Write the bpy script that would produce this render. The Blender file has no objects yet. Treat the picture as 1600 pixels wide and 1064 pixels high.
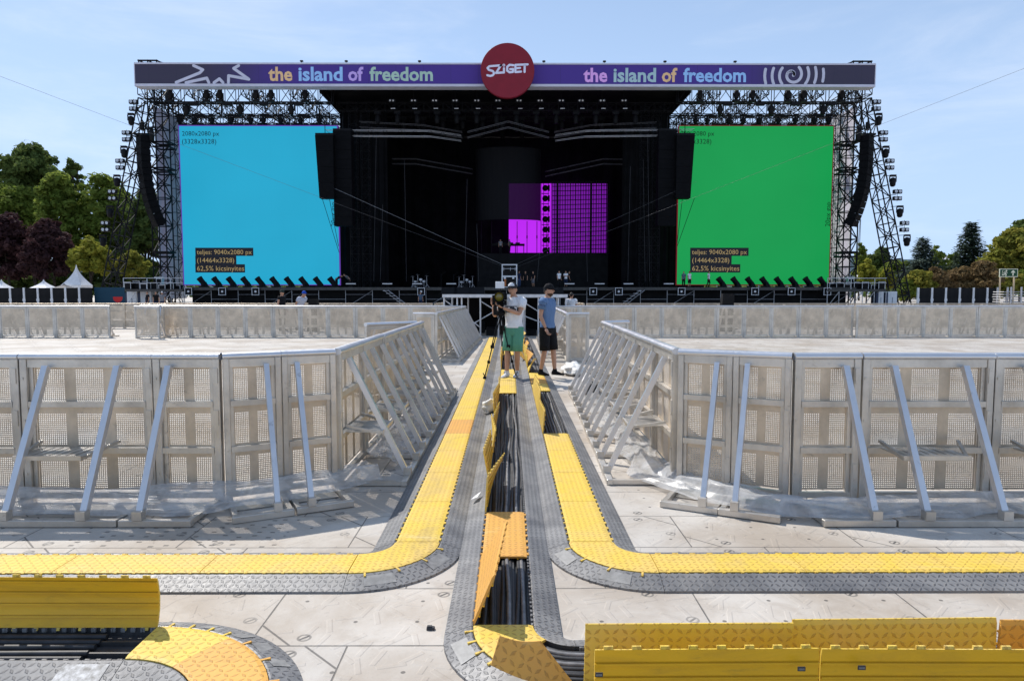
import bpy, math, random
from math import sin, cos, pi, radians as R, sqrt, atan2, tan, floor
from mathutils import Vector, Matrix, Euler
random.seed(7)
SC = bpy.context.scene
COL = SC.collection
# ------------------------------------------------------------------ camera, sky, sun, exposure
H = 1.65
F = 1600 * 24 / 36
PITCH = math.atan(74 / F)
YAW = -math.atan(4 / F)
cd = bpy.data.cameras.new('camera'); cam = bpy.data.objects.new('camera', cd); COL.objects.link(cam)
cd.lens = 24; cd.sensor_width = 36; cd.clip_start = .05; cd.clip_end = 6000
cam.location = (0, 0, H); cam.rotation_euler = (pi / 2 - PITCH, 0, YAW)
cd.dof.use_dof = False
SC.camera = cam
CM = Euler((pi / 2 - PITCH, 0, YAW)).to_matrix()
SUN = Vector((-.56, .675, 1.0)).normalized()
w = bpy.data.worlds.new('World'); SC.world = w; w.use_nodes = True
wn = w.node_tree.nodes; wl = w.node_tree.links
bg = wn['Background']
sk = wn.new('ShaderNodeTexSky'); sk.sky_type = 'NISHITA'; sk.sun_disc = False
sk.sun_elevation = math.asin(SUN.z); sk.sun_rotation = atan2(SUN.x, SUN.y)
sk.air_density = 1.0; sk.dust_density = .35; sk.ozone_density = 1.6; sk.altitude = 100
# thin high cloud, laid out by direction in the sky
tc = wn.new('ShaderNodeTexCoord'); mp = wn.new('ShaderNodeMapping'); mp.inputs['Scale'].default_value = (1.2, 1.2, 5.5); mp.inputs['Rotation'].default_value = (.12, .1, .3)
nz = wn.new('ShaderNodeTexNoise'); nz.inputs['Scale'].default_value = 2.3; nz.inputs['Detail'].default_value = 9; nz.inputs['Roughness'].default_value = .62; nz.inputs['Distortion'].default_value = .4
rp = wn.new('ShaderNodeMapRange'); rp.interpolation_type = 'SMOOTHSTEP'
rp.inputs['From Min'].default_value = .44; rp.inputs['From Max'].default_value = .74; rp.inputs['To Max'].default_value = .2
mx = wn.new('ShaderNodeMix'); mx.data_type = 'RGBA'; mx.inputs['B'].default_value = (9.0, 9.2, 9.6, 1)
wl.new(tc.outputs['Generated'], mp.inputs[0]); wl.new(mp.outputs[0], nz.inputs['Vector']); wl.new(nz.outputs['Fac'], rp.inputs['Value'])
wl.new(rp.outputs[0], mx.inputs['Factor']); sx = wn.new('ShaderNodeSeparateXYZ'); wl.new(tc.outputs['Generated'], sx.inputs[0])
hr = wn.new('ShaderNodeMapRange'); hr.interpolation_type = 'SMOOTHSTEP'; wl.new(sx.outputs['Z'], hr.inputs['Value'])
hr.inputs['From Min'].default_value = -.02; hr.inputs['From Max'].default_value = .62; hr.inputs['To Min'].default_value = .92; hr.inputs['To Max'].default_value = .30
hm = wn.new('ShaderNodeMix'); hm.data_type = 'RGBA'; hm.inputs['B'].default_value = (4.5, 6.15, 8.9, 1)   # pale summer air low in the sky
wl.new(hr.outputs[0], hm.inputs['Factor']); wl.new(sk.outputs[0], hm.inputs['A']); wl.new(hm.outputs['Result'], mx.inputs['A']); wl.new(mx.outputs['Result'], bg.inputs['Color'])
bg.inputs['Strength'].default_value = .105
sd = bpy.data.lights.new('sun', 'SUN'); sd.energy = 3.8; sd.angle = R(.53); sd.color = (1, .95, .88)
so = bpy.data.objects.new('sun', sd); COL.objects.link(so); so.rotation_euler = (-SUN).to_track_quat('-Z', 'Y').to_euler(); so.location = (-40, 40, 80)
vs = SC.view_settings; vs.view_transform = 'Standard'; vs.look = 'None'; vs.exposure = .25; vs.gamma = 1
SC.cycles.max_bounces = 7; SC.cycles.diffuse_bounces = 3; SC.cycles.glossy_bounces = 3; SC.cycles.transparent_max_bounces = 12
SC.cycles.sample_clamp_indirect = 4
SC.cycles.use_denoising = True

# ------------------------------------------------------------------ pixel -> world
def ray(px, py):
    return CM @ Vector(((px - 800) / F, -(py - 532) / F, -1))
def at(px, py, Y):
    d = ray(px, py); k = Y / d.y
    return Vector((d.x * k, Y, H + d.z * k))
def gp(px, py, z=0.0):
    d = ray(px, py); k = (z - H) / d.z
    return Vector((d.x * k, d.y * k, z))

# ------------------------------------------------------------------ objects
def tag(o, label=None, cat=None, group=None, kind=None):
    if label: o['label'] = label
    if cat: o['category'] = cat
    if group: o['group'] = group
    if kind: o['kind'] = kind
    return o
def empty(name, loc=(0, 0, 0), rz=0, label=None, cat=None, group=None):
    o = bpy.data.objects.new(name, None); COL.objects.link(o); o.location = loc; o.rotation_euler = (0, 0, rz); o.empty_display_size = .2
    return tag(o, label, cat, group)
def copy_tree(o, parent=None):
    c = o.copy(); COL.objects.link(c); c.parent = parent
    for ch in o.children: copy_tree(ch, c)
    return c
ORD = 'nearest second third fourth fifth sixth seventh eighth ninth tenth eleventh twelfth thirteenth fourteenth fifteenth sixteenth seventeenth eighteenth nineteenth twentieth'.split()
def nth(k):
    tens = ['', '', 'twenty', 'thirty', 'forty', 'fifty']; ones = 'zeroth first second third fourth fifth sixth seventh eighth ninth'.split()
    if k == 0: return 'first'
    if k < 20: return ORD[k]
    n = k + 1
    if n % 10 == 0: return {20: 'twentieth', 30: 'thirtieth', 40: 'fortieth', 50: 'fiftieth'}[n]
    return tens[n // 10] + '-' + ones[n % 10]

class MB:
    def __init__(s): s.v = []; s.f = []; s.m = []; s.s = []; s.M = None
    def add(s, vs, fs, mi=0, smooth=False):
        b = len(s.v)
        s.v += [tuple(s.M @ Vector(p)) for p in vs] if s.M is not None else [tuple(p) for p in vs]
        for f in fs: s.f.append([b + i for i in f]); s.m.append(mi); s.s.append(smooth)
    def quad(s, a, b, c, d, mi=0): s.add([a, b, c, d], [(0, 1, 2, 3)], mi)
    def box(s, a, b, mi=0):
        x0, y0, z0 = a; x1, y1, z1 = b
        s.add([(x0, y0, z0), (x1, y0, z0), (x1, y1, z0), (x0, y1, z0), (x0, y0, z1), (x1, y0, z1), (x1, y1, z1), (x0, y1, z1)],
              [(3, 2, 1, 0), (4, 5, 6, 7), (0, 1, 5, 4), (1, 2, 6, 5), (2, 3, 7, 6), (3, 0, 4, 7)], mi)
    def cbox(s, c, d, mi=0): s.box([c[i] - d[i] / 2 for i in range(3)], [c[i] + d[i] / 2 for i in range(3)], mi)
    def bbox(s, a, b, r, mi=0):   # box with chamfered vertical and top edges
        x0, y0, z0 = a; x1, y1, z1 = b
        def ring(i, z): return [(x0 + i + r, y0 + i, z), (x1 - i - r, y0 + i, z), (x1 - i, y0 + i + r, z), (x1 - i, y1 - i - r, z), (x1 - i - r, y1 - i, z), (x0 + i + r, y1 - i, z), (x0 + i, y1 - i - r, z), (x0 + i, y0 + i + r, z)]
        vs = ring(0, z0) + ring(0, z1 - r) + ring(r, z1)
        fs = [tuple(range(7, -1, -1)), tuple(range(16, 24))]
        for k in (0, 8):
            for i in range(8): j = (i + 1) % 8; fs.append((k + i, k + j, k + 8 + j, k + 8 + i))
        s.add(vs, fs, mi)
    def bar(s, p, q, w, h=None, n=4, mi=0, up=(0, 0, 1), r2=None, smooth=False):
        """a prism of n sides from p to q; n=4 gives a w x h rectangular bar, otherwise radius w/2"""
        p = Vector(p); q = Vector(q); d = q - p
        if d.length < 1e-6: return
        d.normalize(); u = Vector(up)
        if abs(d.dot(u)) > .98: u = Vector((0, 1, 0)) if abs(d.y) < .9 else Vector((1, 0, 0))
        x = d.cross(u).normalized(); y = x.cross(d)
        h = h or w
        if n == 4: prof = [(-w / 2, -h / 2), (w / 2, -h / 2), (w / 2, h / 2), (-w / 2, h / 2)]
        else: prof = [(cos(2 * pi * i / n) * w / 2, sin(2 * pi * i / n) * h / 2) for i in range(n)]
        k2 = 1 if r2 is None else r2 / w
        vs = [p + x * a + y * b for a, b in prof] + [q + x * a * k2 + y * b * k2 for a, b in prof]
        m = len(prof)
        b0 = len(s.v)
        s.add(vs, [(i, (i + 1) % m, m + (i + 1) % m, m + i) for i in range(m)], mi, smooth)
        s.add(vs, [tuple(range(m - 1, -1, -1)), tuple(range(m, 2 * m))], mi)
    def tube(s, pts, r, n=8, mi=0, caps=True, up=(0, 0, 1)):
        pts = [Vector(p) for p in pts]; rr = r if isinstance(r, (list, tuple)) else [r] * len(pts)
        vs = []
        for i, p in enumerate(pts):
            d = (pts[min(i + 1, len(pts) - 1)] - pts[max(i - 1, 0)]).normalized()
            u = Vector(up)
            if abs(d.dot(u)) > .95: u = Vector((1, 0, 0)) if abs(d.x) < .9 else Vector((0, 1, 0))
            x = d.cross(u).normalized(); y = x.cross(d)
            for k in range(n):
                a = 2 * pi * k / n; vs.append(p + x * cos(a) * rr[i] + y * sin(a) * rr[i])
        fs = []
        for i in range(len(pts) - 1):
            for k in range(n): j = (k + 1) % n; fs.append((i * n + k, i * n + j, i * n + n + j, i * n + n + k))
        s.add(vs, fs, mi, True)
        if caps: s.add(vs[:n], [tuple(range(n - 1, -1, -1))], mi); s.add(vs[-n:], [tuple(range(n))], mi)
    def lathe(s, prof, c=(0, 0, 0), n=16, mi=0, axis='z', smooth=True):
        vs = []; c = Vector(c)
        for r, t in prof:
            for k in range(n):
                a = 2 * pi * k / n
                p = Vector((r * cos(a), r * sin(a), t)) if axis == 'z' else (Vector((r * cos(a), t, r * sin(a))) if axis == 'y' else Vector((t, r * cos(a), r * sin(a))))
                vs.append(c + p)
        fs = []
        for i in range(len(prof) - 1):
            for k in range(n): j = (k + 1) % n; fs.append((i * n + k, i * n + j, i * n + n + j, i * n + n + k))
        s.add(vs, fs, mi, smooth)
        if prof[0][0] > 1e-5: s.add(vs[:n], [tuple(range(n))], mi)
        if prof[-1][0] > 1e-5: s.add(vs[-n:], [tuple(range(n))], mi)
    def ball(s, c, rad, n=12, m=8, mi=0):
        rx, ry, rz = rad if isinstance(rad, (list, tuple)) else (rad,) * 3
        vs = [(c[0], c[1], c[2] - rz)]
        for i in range(1, m):
            t = pi * i / m - pi / 2
            for k in range(n): a = 2 * pi * k / n; vs.append((c[0] + rx * cos(t) * cos(a), c[1] + ry * cos(t) * sin(a), c[2] + rz * sin(t)))
        vs.append((c[0], c[1], c[2] + rz)); L = len(vs) - 1
        fs = [(0, 1 + (k + 1) % n, 1 + k) for k in range(n)] + [(L, L - n + k, L - n + (k + 1) % n) for k in range(n)]
        for i in range(m - 2):
            for k in range(n): j = (k + 1) % n; b = 1 + i * n; fs.append((b + k, b + j, b + n + j, b + n + k))
        s.add(vs, fs, mi, True)
    def prism(s, poly, y0, y1, mi=0):
        """polygon in x,z extruded from y0 to y1"""
        n = len(poly)
        vs = [(x, y0, z) for x, z in poly] + [(x, y1, z) for x, z in poly]
        s.add(vs, [tuple(range(n)), tuple(range(2 * n - 1, n - 1, -1))] + [(i, n + i, n + (i + 1) % n, (i + 1) % n) for i in range(n)], mi)
    def mesh(s, name):
        me = bpy.data.meshes.new(name); me.from_pydata(s.v, [], s.f)
        me.polygons.foreach_set('material_index', s.m); me.polygons.foreach_set('use_smooth', s.s); me.update()
        return me
    def build(s, name, mats, parent=None, loc=None):
        me = s.mesh(name)
        for m in (mats if isinstance(mats, (list, tuple)) else [mats]): me.materials.append(m)
        o = bpy.data.objects.new(name, me); COL.objects.link(o); o.parent = parent
        if loc is not None: o.location = loc
        return o

# ------------------------------------------------------------------ procedural materials
class S:   # a shader value with arithmetic
    def __init__(s, nt, k): s.nt = nt; s.k = k
    def op(s, o, *a):
        n = s.nt.nodes.new('ShaderNodeMath'); n.operation = o
        for i, v in enumerate((s,) + a):
            if isinstance(v, S): s.nt.links.new(v.k, n.inputs[i])
            else: n.inputs[i].default_value = v
        return S(s.nt, n.outputs[0])
    def __add__(s, o): return s.op('ADD', o)
    def __sub__(s, o): return s.op('SUBTRACT', o)
    def __mul__(s, o): return s.op('MULTIPLY', o)
    def __truediv__(s, o): return s.op('DIVIDE', o)
    __radd__ = __add__; __rmul__ = __mul__
    def __rsub__(s, o): return (s * -1) + o
    def fract(s): return s.op('FRACT')
    def floor(s): return s.op('FLOOR')
    def abs(s): return s.op('ABSOLUTE')
    def min(s, o): return s.op('MINIMUM', o)
    def max(s, o): return s.op('MAXIMUM', o)
    def pow(s, o): return s.op('POWER', o)
    def lt(s, o): return s.op('LESS_THAN', o)
    def step(s, a, b):
        n = s.nt.nodes.new('ShaderNodeMapRange'); n.interpolation_type = 'SMOOTHSTEP'
        s.nt.links.new(s.k, n.inputs['Value'])
        f0, f1, t0, t1 = (a, b, 0, 1) if a < b else (b, a, 1, 0)
        n.inputs['From Min'].default_value = f0; n.inputs['From Max'].default_value = f1; n.inputs['To Min'].default_value = t0; n.inputs['To Max'].default_value = t1
        return S(s.nt, n.outputs[0])
class G:   # graph helper for one material
    def __init__(g, name, rough=.5, metal=0.0, spec=.5):
        g.mat = bpy.data.materials.new(name); g.mat.use_nodes = True; g.nt = g.mat.node_tree
        g.b = g.nt.nodes['Principled BSDF']; g.b.inputs['Roughness'].default_value = rough; g.b.inputs['Metallic'].default_value = metal
        g.b.inputs['Specular IOR Level'].default_value = spec
        g.tc = g.nt.nodes.new('ShaderNodeTexCoord'); g.geo = g.nt.nodes.new('ShaderNodeNewGeometry')
    def xyz(g, world=False):
        n = g.nt.nodes.new('ShaderNodeSeparateXYZ'); g.nt.links.new(g.geo.outputs['Position'] if world else g.tc.outputs['Object'], n.inputs[0])
        return [S(g.nt, n.outputs[i]) for i in range(3)]
    def attr(g):
        n = g.nt.nodes.new('ShaderNodeAttribute'); n.attribute_name = 'flat'; q = g.nt.nodes.new('ShaderNodeSeparateXYZ'); g.nt.links.new(n.outputs['Vector'], q.inputs[0]); return [S(g.nt, q.outputs[i]) for i in range(3)]
    def noise(g, scale, detail=3, rough=.5, world=False, stretch=None, dist=0):
        n = g.nt.nodes.new('ShaderNodeTexNoise'); n.inputs['Scale'].default_value = scale; n.inputs['Detail'].default_value = detail; n.inputs['Roughness'].default_value = rough; n.inputs['Distortion'].default_value = dist
        src = g.geo.outputs['Position'] if world else g.tc.outputs['Object']
        if stretch:
            m = g.nt.nodes.new('ShaderNodeMapping'); m.inputs['Scale'].default_value = stretch; g.nt.links.new(src, m.inputs[0]); src = m.outputs[0]
        g.nt.links.new(src, n.inputs['Vector'])
        return S(g.nt, n.outputs['Fac'])
    def white(g, x, y):
        c = g.nt.nodes.new('ShaderNodeCombineXYZ'); g.nt.links.new(x.k, c.inputs[0]); g.nt.links.new(y.k, c.inputs[1])
        n = g.nt.nodes.new('ShaderNodeTexWhiteNoise'); n.noise_dimensions = '2D'; g.nt.links.new(c.outputs[0], n.inputs['Vector'])
        return S(g.nt, n.outputs['Value'])
    def rand(g):
        n = g.nt.nodes.new('ShaderNodeObjectInfo'); return S(g.nt, n.outputs['Random'])
    def mix(g, f, a, b):
        n = g.nt.nodes.new('ShaderNodeMix'); n.data_type = 'RGBA'
        for key, v in (('Factor', f), ('A', a), ('B', b)):
            if isinstance(v, S): g.nt.links.new(v.k, n.inputs[key])
            elif hasattr(v, 'is_output') or isinstance(v, bpy.types.NodeSocket): g.nt.links.new(v, n.inputs[key])
            elif key == 'Factor': n.inputs[key].default_value = v
            else: n.inputs[key].default_value = (*v, 1)
        return n.outputs['Result']
    def color(g, c):
        if isinstance(c, (tuple, list)): g.b.inputs['Base Color'].default_value = (*c, 1)
        else: g.nt.links.new(c, g.b.inputs['Base Color'])
        return g
    def rough(g, v): g.nt.links.new(v.k, g.b.inputs['Roughness']); return g
    def bump(g, h, strength=.5, dist=.01):
        n = g.nt.nodes.new('ShaderNodeBump'); n.inputs['Strength'].default_value = strength; n.inputs['Distance'].default_value = dist
        g.nt.links.new(h.k, n.inputs['Height']); g.nt.links.new(n.outputs[0], g.b.inputs['Normal']); return g
    def emit(g, c, s):
        if isinstance(c, (tuple, list)): g.b.inputs['Emission Color'].default_value = (*c, 1)
        else: g.nt.links.new(c, g.b.inputs['Emission Color'])
        g.b.inputs['Emission Strength'].default_value = s; return g
def lin(r, g, b): return tuple(((c / 255) / 12.92 if c / 255 <= .04045 else ((c / 255 + .055) / 1.055) ** 2.4) for c in (r, g, b))
def plain(name, c, rough=.55, metal=0.0, var=.18, scale=3.0, spec=.5):
    g = G(name, rough, metal, spec); n = g.noise(scale, 4, .6)
    return g.color(g.mix(n.step(.3, .75), tuple(x * (1 - var) for x in c), tuple(min(1, x * (1 + var)) for x in c))).mat
def set_flat(me, co):
    a = me.attributes.new('flat', 'FLOAT_VECTOR', 'POINT'); a.data.foreach_set('vector', [x for p in co for x in p]); return me
def tread(g, u, v, c, long=.74, thin=.2):
    fu = (u / c).fract() - .5; fv = (v / c).fract() - .5
    par = ((u / c).floor() + (v / c).floor()).op('MODULO', 2).abs() * 2 - 1
    a = (fu + par * fv).abs(); b = (fu - par * fv).abs()
    return (a / thin + b / long).step(1.1, .75)
M = {}
def mk_alu(name, c, rough, var):
    g = G(name, rough, .78); n = g.noise(2.5, 5, .65, True); n2 = g.noise(40, 3, .6, True, (1, 1, .12)); st = g.noise(7, 6, .7, True, dist=.6)
    col = g.mix(n.step(.3, .7), tuple(x * (1 - var) for x in c), c)
    col = g.mix(st.step(.60, .72) * .45, col, (.22, .2, .18))
    g.color(col); g.rough((n2 - .5) * .3 + rough + n * .12); g.bump(n2, .12, .004); return g.mat
M['alu'] = mk_alu('aluminium', (.71, .665, .60), .38, .30)
M['alu_sheet'] = mk_alu('aluminium_sheet', (.74, .625, .49), .42, .32)
M['alu_bright'] = mk_alu('aluminium_bright', (.75, .75, .77), .3, .12)
def mk_ground():
    g = G('trackway_panels', .62, 0, .35); x, y, z = g.xyz(True)
    h, wd = .62, 1.12
    r = (y / h).floor(); xo = x + r * .47
    fx = (xo / wd).fract() * wd; fy = (y / h).fract() * h
    dx = fx.min(wd - fx); dy = fy.min(h - fy)
    wob = (g.noise(6, 2, .5, True) - .5) * .006
    seam = (dx.min(dy) + wob).step(.006, .002)
    cut = ((fx + fy) - .20).abs().step(.009, .004) * fx.lt(.2) * fy.lt(.2) * g.white((xo / wd).floor(), r).lt(.6)
    cut2 = ((fx + fy) - (wd + h - .2)).abs().step(.009, .004) * (wd - fx).lt(.2) * (h - fy).lt(.2) * g.white(r, (xo / wd).floor()).lt(.6)
    seam = seam.max(cut).max(cut2)
    def lock(cx, cy):
        d = ((fx - cx).pow(2) + (fy - cy).pow(2)).op('SQRT')
        ring = (d - .029).abs().step(.008, .003) * .7; slot = ((fx - cx) - (fy - cy)).abs().step(.012, .006) * d.lt(.027)
        return ring.max(slot)
    locks = lock(.245, .075).max(lock(wd - .25, h - .075)).max(lock(wd - .08, .25) * .7)
    def strokes(ox, oy, c, keep, k0):
        cu = ((x + ox) / c).floor(); cv = ((y + oy) / c).floor(); hs = g.white(cu + k0, cv); h2 = g.white(cv, cu + k0)
        lx = ((x + ox) / c).fract() - .5; ly = ((y + oy) / c).fract() - .5
        ang = (hs * 6).floor() * (pi / 6) + .26
        ca = ang.op('COSINE'); sa = ang.op('SINE'); t = lx * ca + ly * sa; q = ly * ca - lx * sa
        return t.abs().step(.11, .06) * q.abs().step(.46, .42) * h2.lt(keep)
    bars = strokes(0, 0, .15, .62, 3.0).max(strokes(.07, .08, .15, .5, 11.0)).max(strokes(.03, .11, .21, .5, 23.0))
    # worn panels with square drain holes
    hu = (x / .105).fract() - .5; hv = (y / .085).fract() - .5; px_ = (x / .105).floor(); py_ = (y / .085).floor(); j1 = (g.white(px_, py_) - .5) * .5; j2 = (g.white(py_, px_) - .5) * .5
    zone = (x + 2.95).step(0, .02) * (x + 1.52).step(0, -.02) * (y - 4.30).step(0, .02) * (y - 4.98).step(0, -.02)
    holes = ((hu - j1).abs() * .8).max((hv - j2).abs() * 1.1).step(.15, .09) * zone * g.white(px_ + 7.0, py_).lt(.8)
    dirt = g.noise(.75, 6, .62, True, dist=.5); fine = g.noise(26, 5, .68, True); blot = g.noise(3.6, 5, .6, True, dist=.8)
    col = g.mix(dirt.step(.36, .66), (.60, .555, .495), (.42, .355, .285))
    col = g.mix(blot.step(.50, .70) * .32, col, (.33, .27, .21))
    pc = g.white((xo / wd).floor(), r)
    col = g.mix(pc * .24, col, (.36, .34, .32))
    col = g.mix(bars * .02, col, (.30, .265, .225)); dots = ((x / .31).fract() - .5).pow(2) + ((y / .23).fract() - .5).pow(2) * .55; dt = dots.op('SQRT').step(.042, .028) * g.white((x / .31).floor(), (y / .23).floor()).lt(.5); col = g.mix(dt * .75, col, (.06, .055, .05)); spk = g.noise(90, 3, .7, True); col = g.mix(spk.step(.62, .74) * .4, col, (.24, .21, .18))
    col = g.mix(fine.step(.56, .75) * .4, col, (.28, .25, .22))
    col = g.mix(seam.max(holes) * .74, col, (.05, .047, .045)); col = g.mix(locks * .85, col, (.06, .06, .06))
    g.color(col); g.rough(fine * .25 + .5)
    g.bump(bars * .5 - seam * 1.2 - locks * .5 - holes * 1.5 + fine * .35, .6, .006)
    return g.mat
M['ground'] = mk_ground()
def mk_lid(name, c1, c2, dirtc):
    g = G(name, .42, 0, .35); x, y, z = g.attr(); t = tread(g, x, y, .037, .74, .27); n = g.noise(3.2, 6, .7, True, dist=.7); n2 = g.noise(11, 5, .7, True, dist=.4); f = g.noise(60, 4, .7, True); rd = g.rand()
    col = g.mix(n.step(.36, .70) * .7 + rd * .3, c1, c2)
    col = g.mix(t * (.28 + .45 * n), col, dirtc); col = g.mix(n2.step(.55, .75) * .35, col, dirtc); col = g.mix(f.step(.58, .78) * .3, col, (.40, .30, .12))
    sc = g.noise(1.3, 6, .72, True, (1, .55, 1), 1.2); col = g.mix(sc.step(.52, .70) * .42, col, (.40, .29, .13)); hl = g.noise(4.5, 5, .75, True, (.3, 1.6, 1), .5); col = g.mix(hl.step(.60, .72) * .35, col, (.80, .68, .36))
    g.color(col).rough(f * .25 + .38 + n * .15); g.bump(t + f * .15, .6, .004)
    return g.mat
M['lid'] = mk_lid('yellow_lid', (.80, .56, .065), (.77, .53, .15), (.42, .23, .045))
M['lid_orange'] = mk_lid('orange_lid', (.76, .40, .075), (.72, .37, .09), (.36, .18, .05))
def mk_under():
    g = G('lid_underside', .36, 0, .4); x, y, z = g.attr(); n = g.noise(2.2, 6, .7, True, (1, 1, 6), dist=1); f = g.noise(22, 4, .7, True, (.25, 1, 1))
    rib = ((x / .055).fract() - .5).abs().step(.40, .5)
    col = g.mix(n.step(.4, .75) * .7, (.86, .47, .015), (.66, .35, .022)); col = g.mix(f.step(.56, .8) * .4, col, (.28, .17, .04)); col = g.mix(rib * .35, col, (.30, .17, .02))
    g.color(col).rough(f * .3 + .25); return g.mat
M['under'] = mk_under()
def mk_rubber():
    g = G('grey_rubber', .5, 0, .45); x, y, z = g.xyz(); t = tread(g, x, y, .032, .76, .30); n = g.noise(2.6, 6, .68, True, dist=.6); f = g.noise(48, 4, .7, True)
    col = g.mix(n.step(.32, .72), (.135, .135, .14), (.27, .265, .26)); col = g.mix(t * .66, col, (.05, .05, .055)); col = g.mix(f.step(.56, .8) * .4, col, (.38, .36, .33))
    sc = g.noise(1.7, 6, .72, True, (1, .5, 1), 1.0); col = g.mix(sc.step(.5, .7) * .4, col, (.33, .31, .28))
    g.color(col).rough(f * .3 + .34); g.bump(t + f * .2, .7, .004); return g.mat
M['rubber'] = mk_rubber()
M['rubber_plain'] = plain('black_channel', (.05, .05, .052), .5, 0, .4, 8)
M['cable'] = plain('black_cable', (.03, .03, .033), .55, 0, .5, 12)
M['cable_grey'] = plain('grey_cable', (.20, .20, .205), .42, 0, .4, 12)
M['plate'] = plain('label_plate', (.27, .265, .255), .5, 0, .25, 20)
M['ink'] = plain('dark_print', (.03, .03, .035), .6, 0, .1, 8)
M['white_paint'] = plain('white_paint', (.78, .78, .79), .5, 0, .08, 3)
M['black'] = plain('matt_black', (.012, .012, .013), .8, 0, .3, 1.2, .2)
M['black_metal'] = plain('black_metal', (.006, .006, .0075), .6, 0, .3, 3, .18)
M['drape'] = plain('black_drape', (.006, .006, .007), .9, 0, .4, .6, .1)
M['dark_wood'] = plain('stage_deck', (.06, .055, .05), .6, 0, .3, 2)
M['steel'] = plain('galvanised_steel', (.5, .5, .52), .4, .75, .25, 6)
M['speaker_black'] = plain('speaker_black', (.0035, .0035, .0045), .7, 0, .3, 3, .1)
M['dim_steel'] = plain('dim_steel', (.12, .12, .13), .5, .2, .2, 4)
M['white_steel'] = plain('pale_steel', (.66, .66, .68), .45, .35, .12, 4)
def mk_plastic():
    g = G('plastic_sheeting', .28, 0, .5); nt = g.nt; out = nt.nodes['Material Output']
    n = g.noise(7, 4, .55, True, dist=.6); g.color((.86, .86, .86)); g.bump(n, .3, .02)
    tr = nt.nodes.new('ShaderNodeBsdfTransparent'); tl = nt.nodes.new('ShaderNodeBsdfTranslucent'); tl.inputs[0].default_value = (.85, .85, .85, 1)
    m1 = nt.nodes.new('ShaderNodeMixShader'); m1.inputs[0].default_value = .45; m2 = nt.nodes.new('ShaderNodeMixShader')
    nt.links.new(g.b.outputs[0], m1.inputs[1]); nt.links.new(tl.outputs[0], m1.inputs[2])
    f = n.step(.3, .75) * .42 + .42
    nt.links.new(f.k, m2.inputs[0]); nt.links.new(tr.outputs[0], m2.inputs[1]); nt.links.new(m1.outputs[0], m2.inputs[2]); nt.links.new(m2.outputs[0], out.inputs['Surface'])
    return g.mat
M['plastic'] = mk_plastic()
M['white_bag'] = plain('white_bag', (.8, .78, .74), .5, 0, .1, 9)

# ------------------------------------------------------------------ the ground
gm = MB()
gm.quad((-900, -30, 0), (900, -30, 0), (900, 2500, 0), (-900, 2500, 0))
tag(gm.build('ground', M['ground']), 'pale dusty trackway panels covering the whole field', None, None, 'structure')
# ------------------------------------------------------------------ cable ramps
LU = .846; LIDW = .27; HZ = .058
def ramp_profile():   # closed outline in (x, z), from left foot to right foot
    return [(-.285, .0), (-.283, .012), (-.155, HZ - .002), (-.147, HZ - .004), (-.143, .014), (.143, .014), (.147, HZ - .004), (.155, HZ - .002), (.283, .012), (.285, .0)]
def base_mesh(L, near=True):
    b = MB(); pr = ramp_profile(); n = 6 if near else 1
    for i in range(len(pr) - 1):
        (x0, z0), (x1, z1) = pr[i], pr[i + 1]; mi = 1 if 4 <= i + 1 <= 5 or i in (3, 5) else 0
        for k in range(n): b.quad((x0, L * k / n, z0), (x1, L * k / n, z1), (x1, L * (k + 1) / n, z1), (x0, L * (k + 1) / n, z0), mi)
    for y in (0.0, L): b.add([(x, y, z) for x, z in pr[:5]], [(0, 1, 2, 3, 4)], 0); b.add([(x, y, z) for x, z in pr[5:]], [(0, 1, 2, 3, 4)], 0)
    for x in (-.05, .05): b.box((x - .006, .002, .014), (x + .006, L - .002, .034), 1)
    k = int(L / .047)
    for i in range(k):   # sockets and teeth along both inner lips
        for sx in (-1, 1): b.cbox((sx * .1395, (i + .5) * L / k, HZ - .014), (.01, .021, .018), 0)
    return b
def lid_mesh(L, wdt=LIDW, th0=0.0, twist=0.0, bow=0.0, n=10, tabs=True, marks=False):
    b = lid_build(L, wdt, th0, twist, bow, n, tabs, marks); b.flat = lid_build(L, wdt, 0, 0, 0, n, tabs, marks).v; m0 = b.mesh
    b.mesh = lambda name: set_flat(m0(name), b.flat); return b
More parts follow.
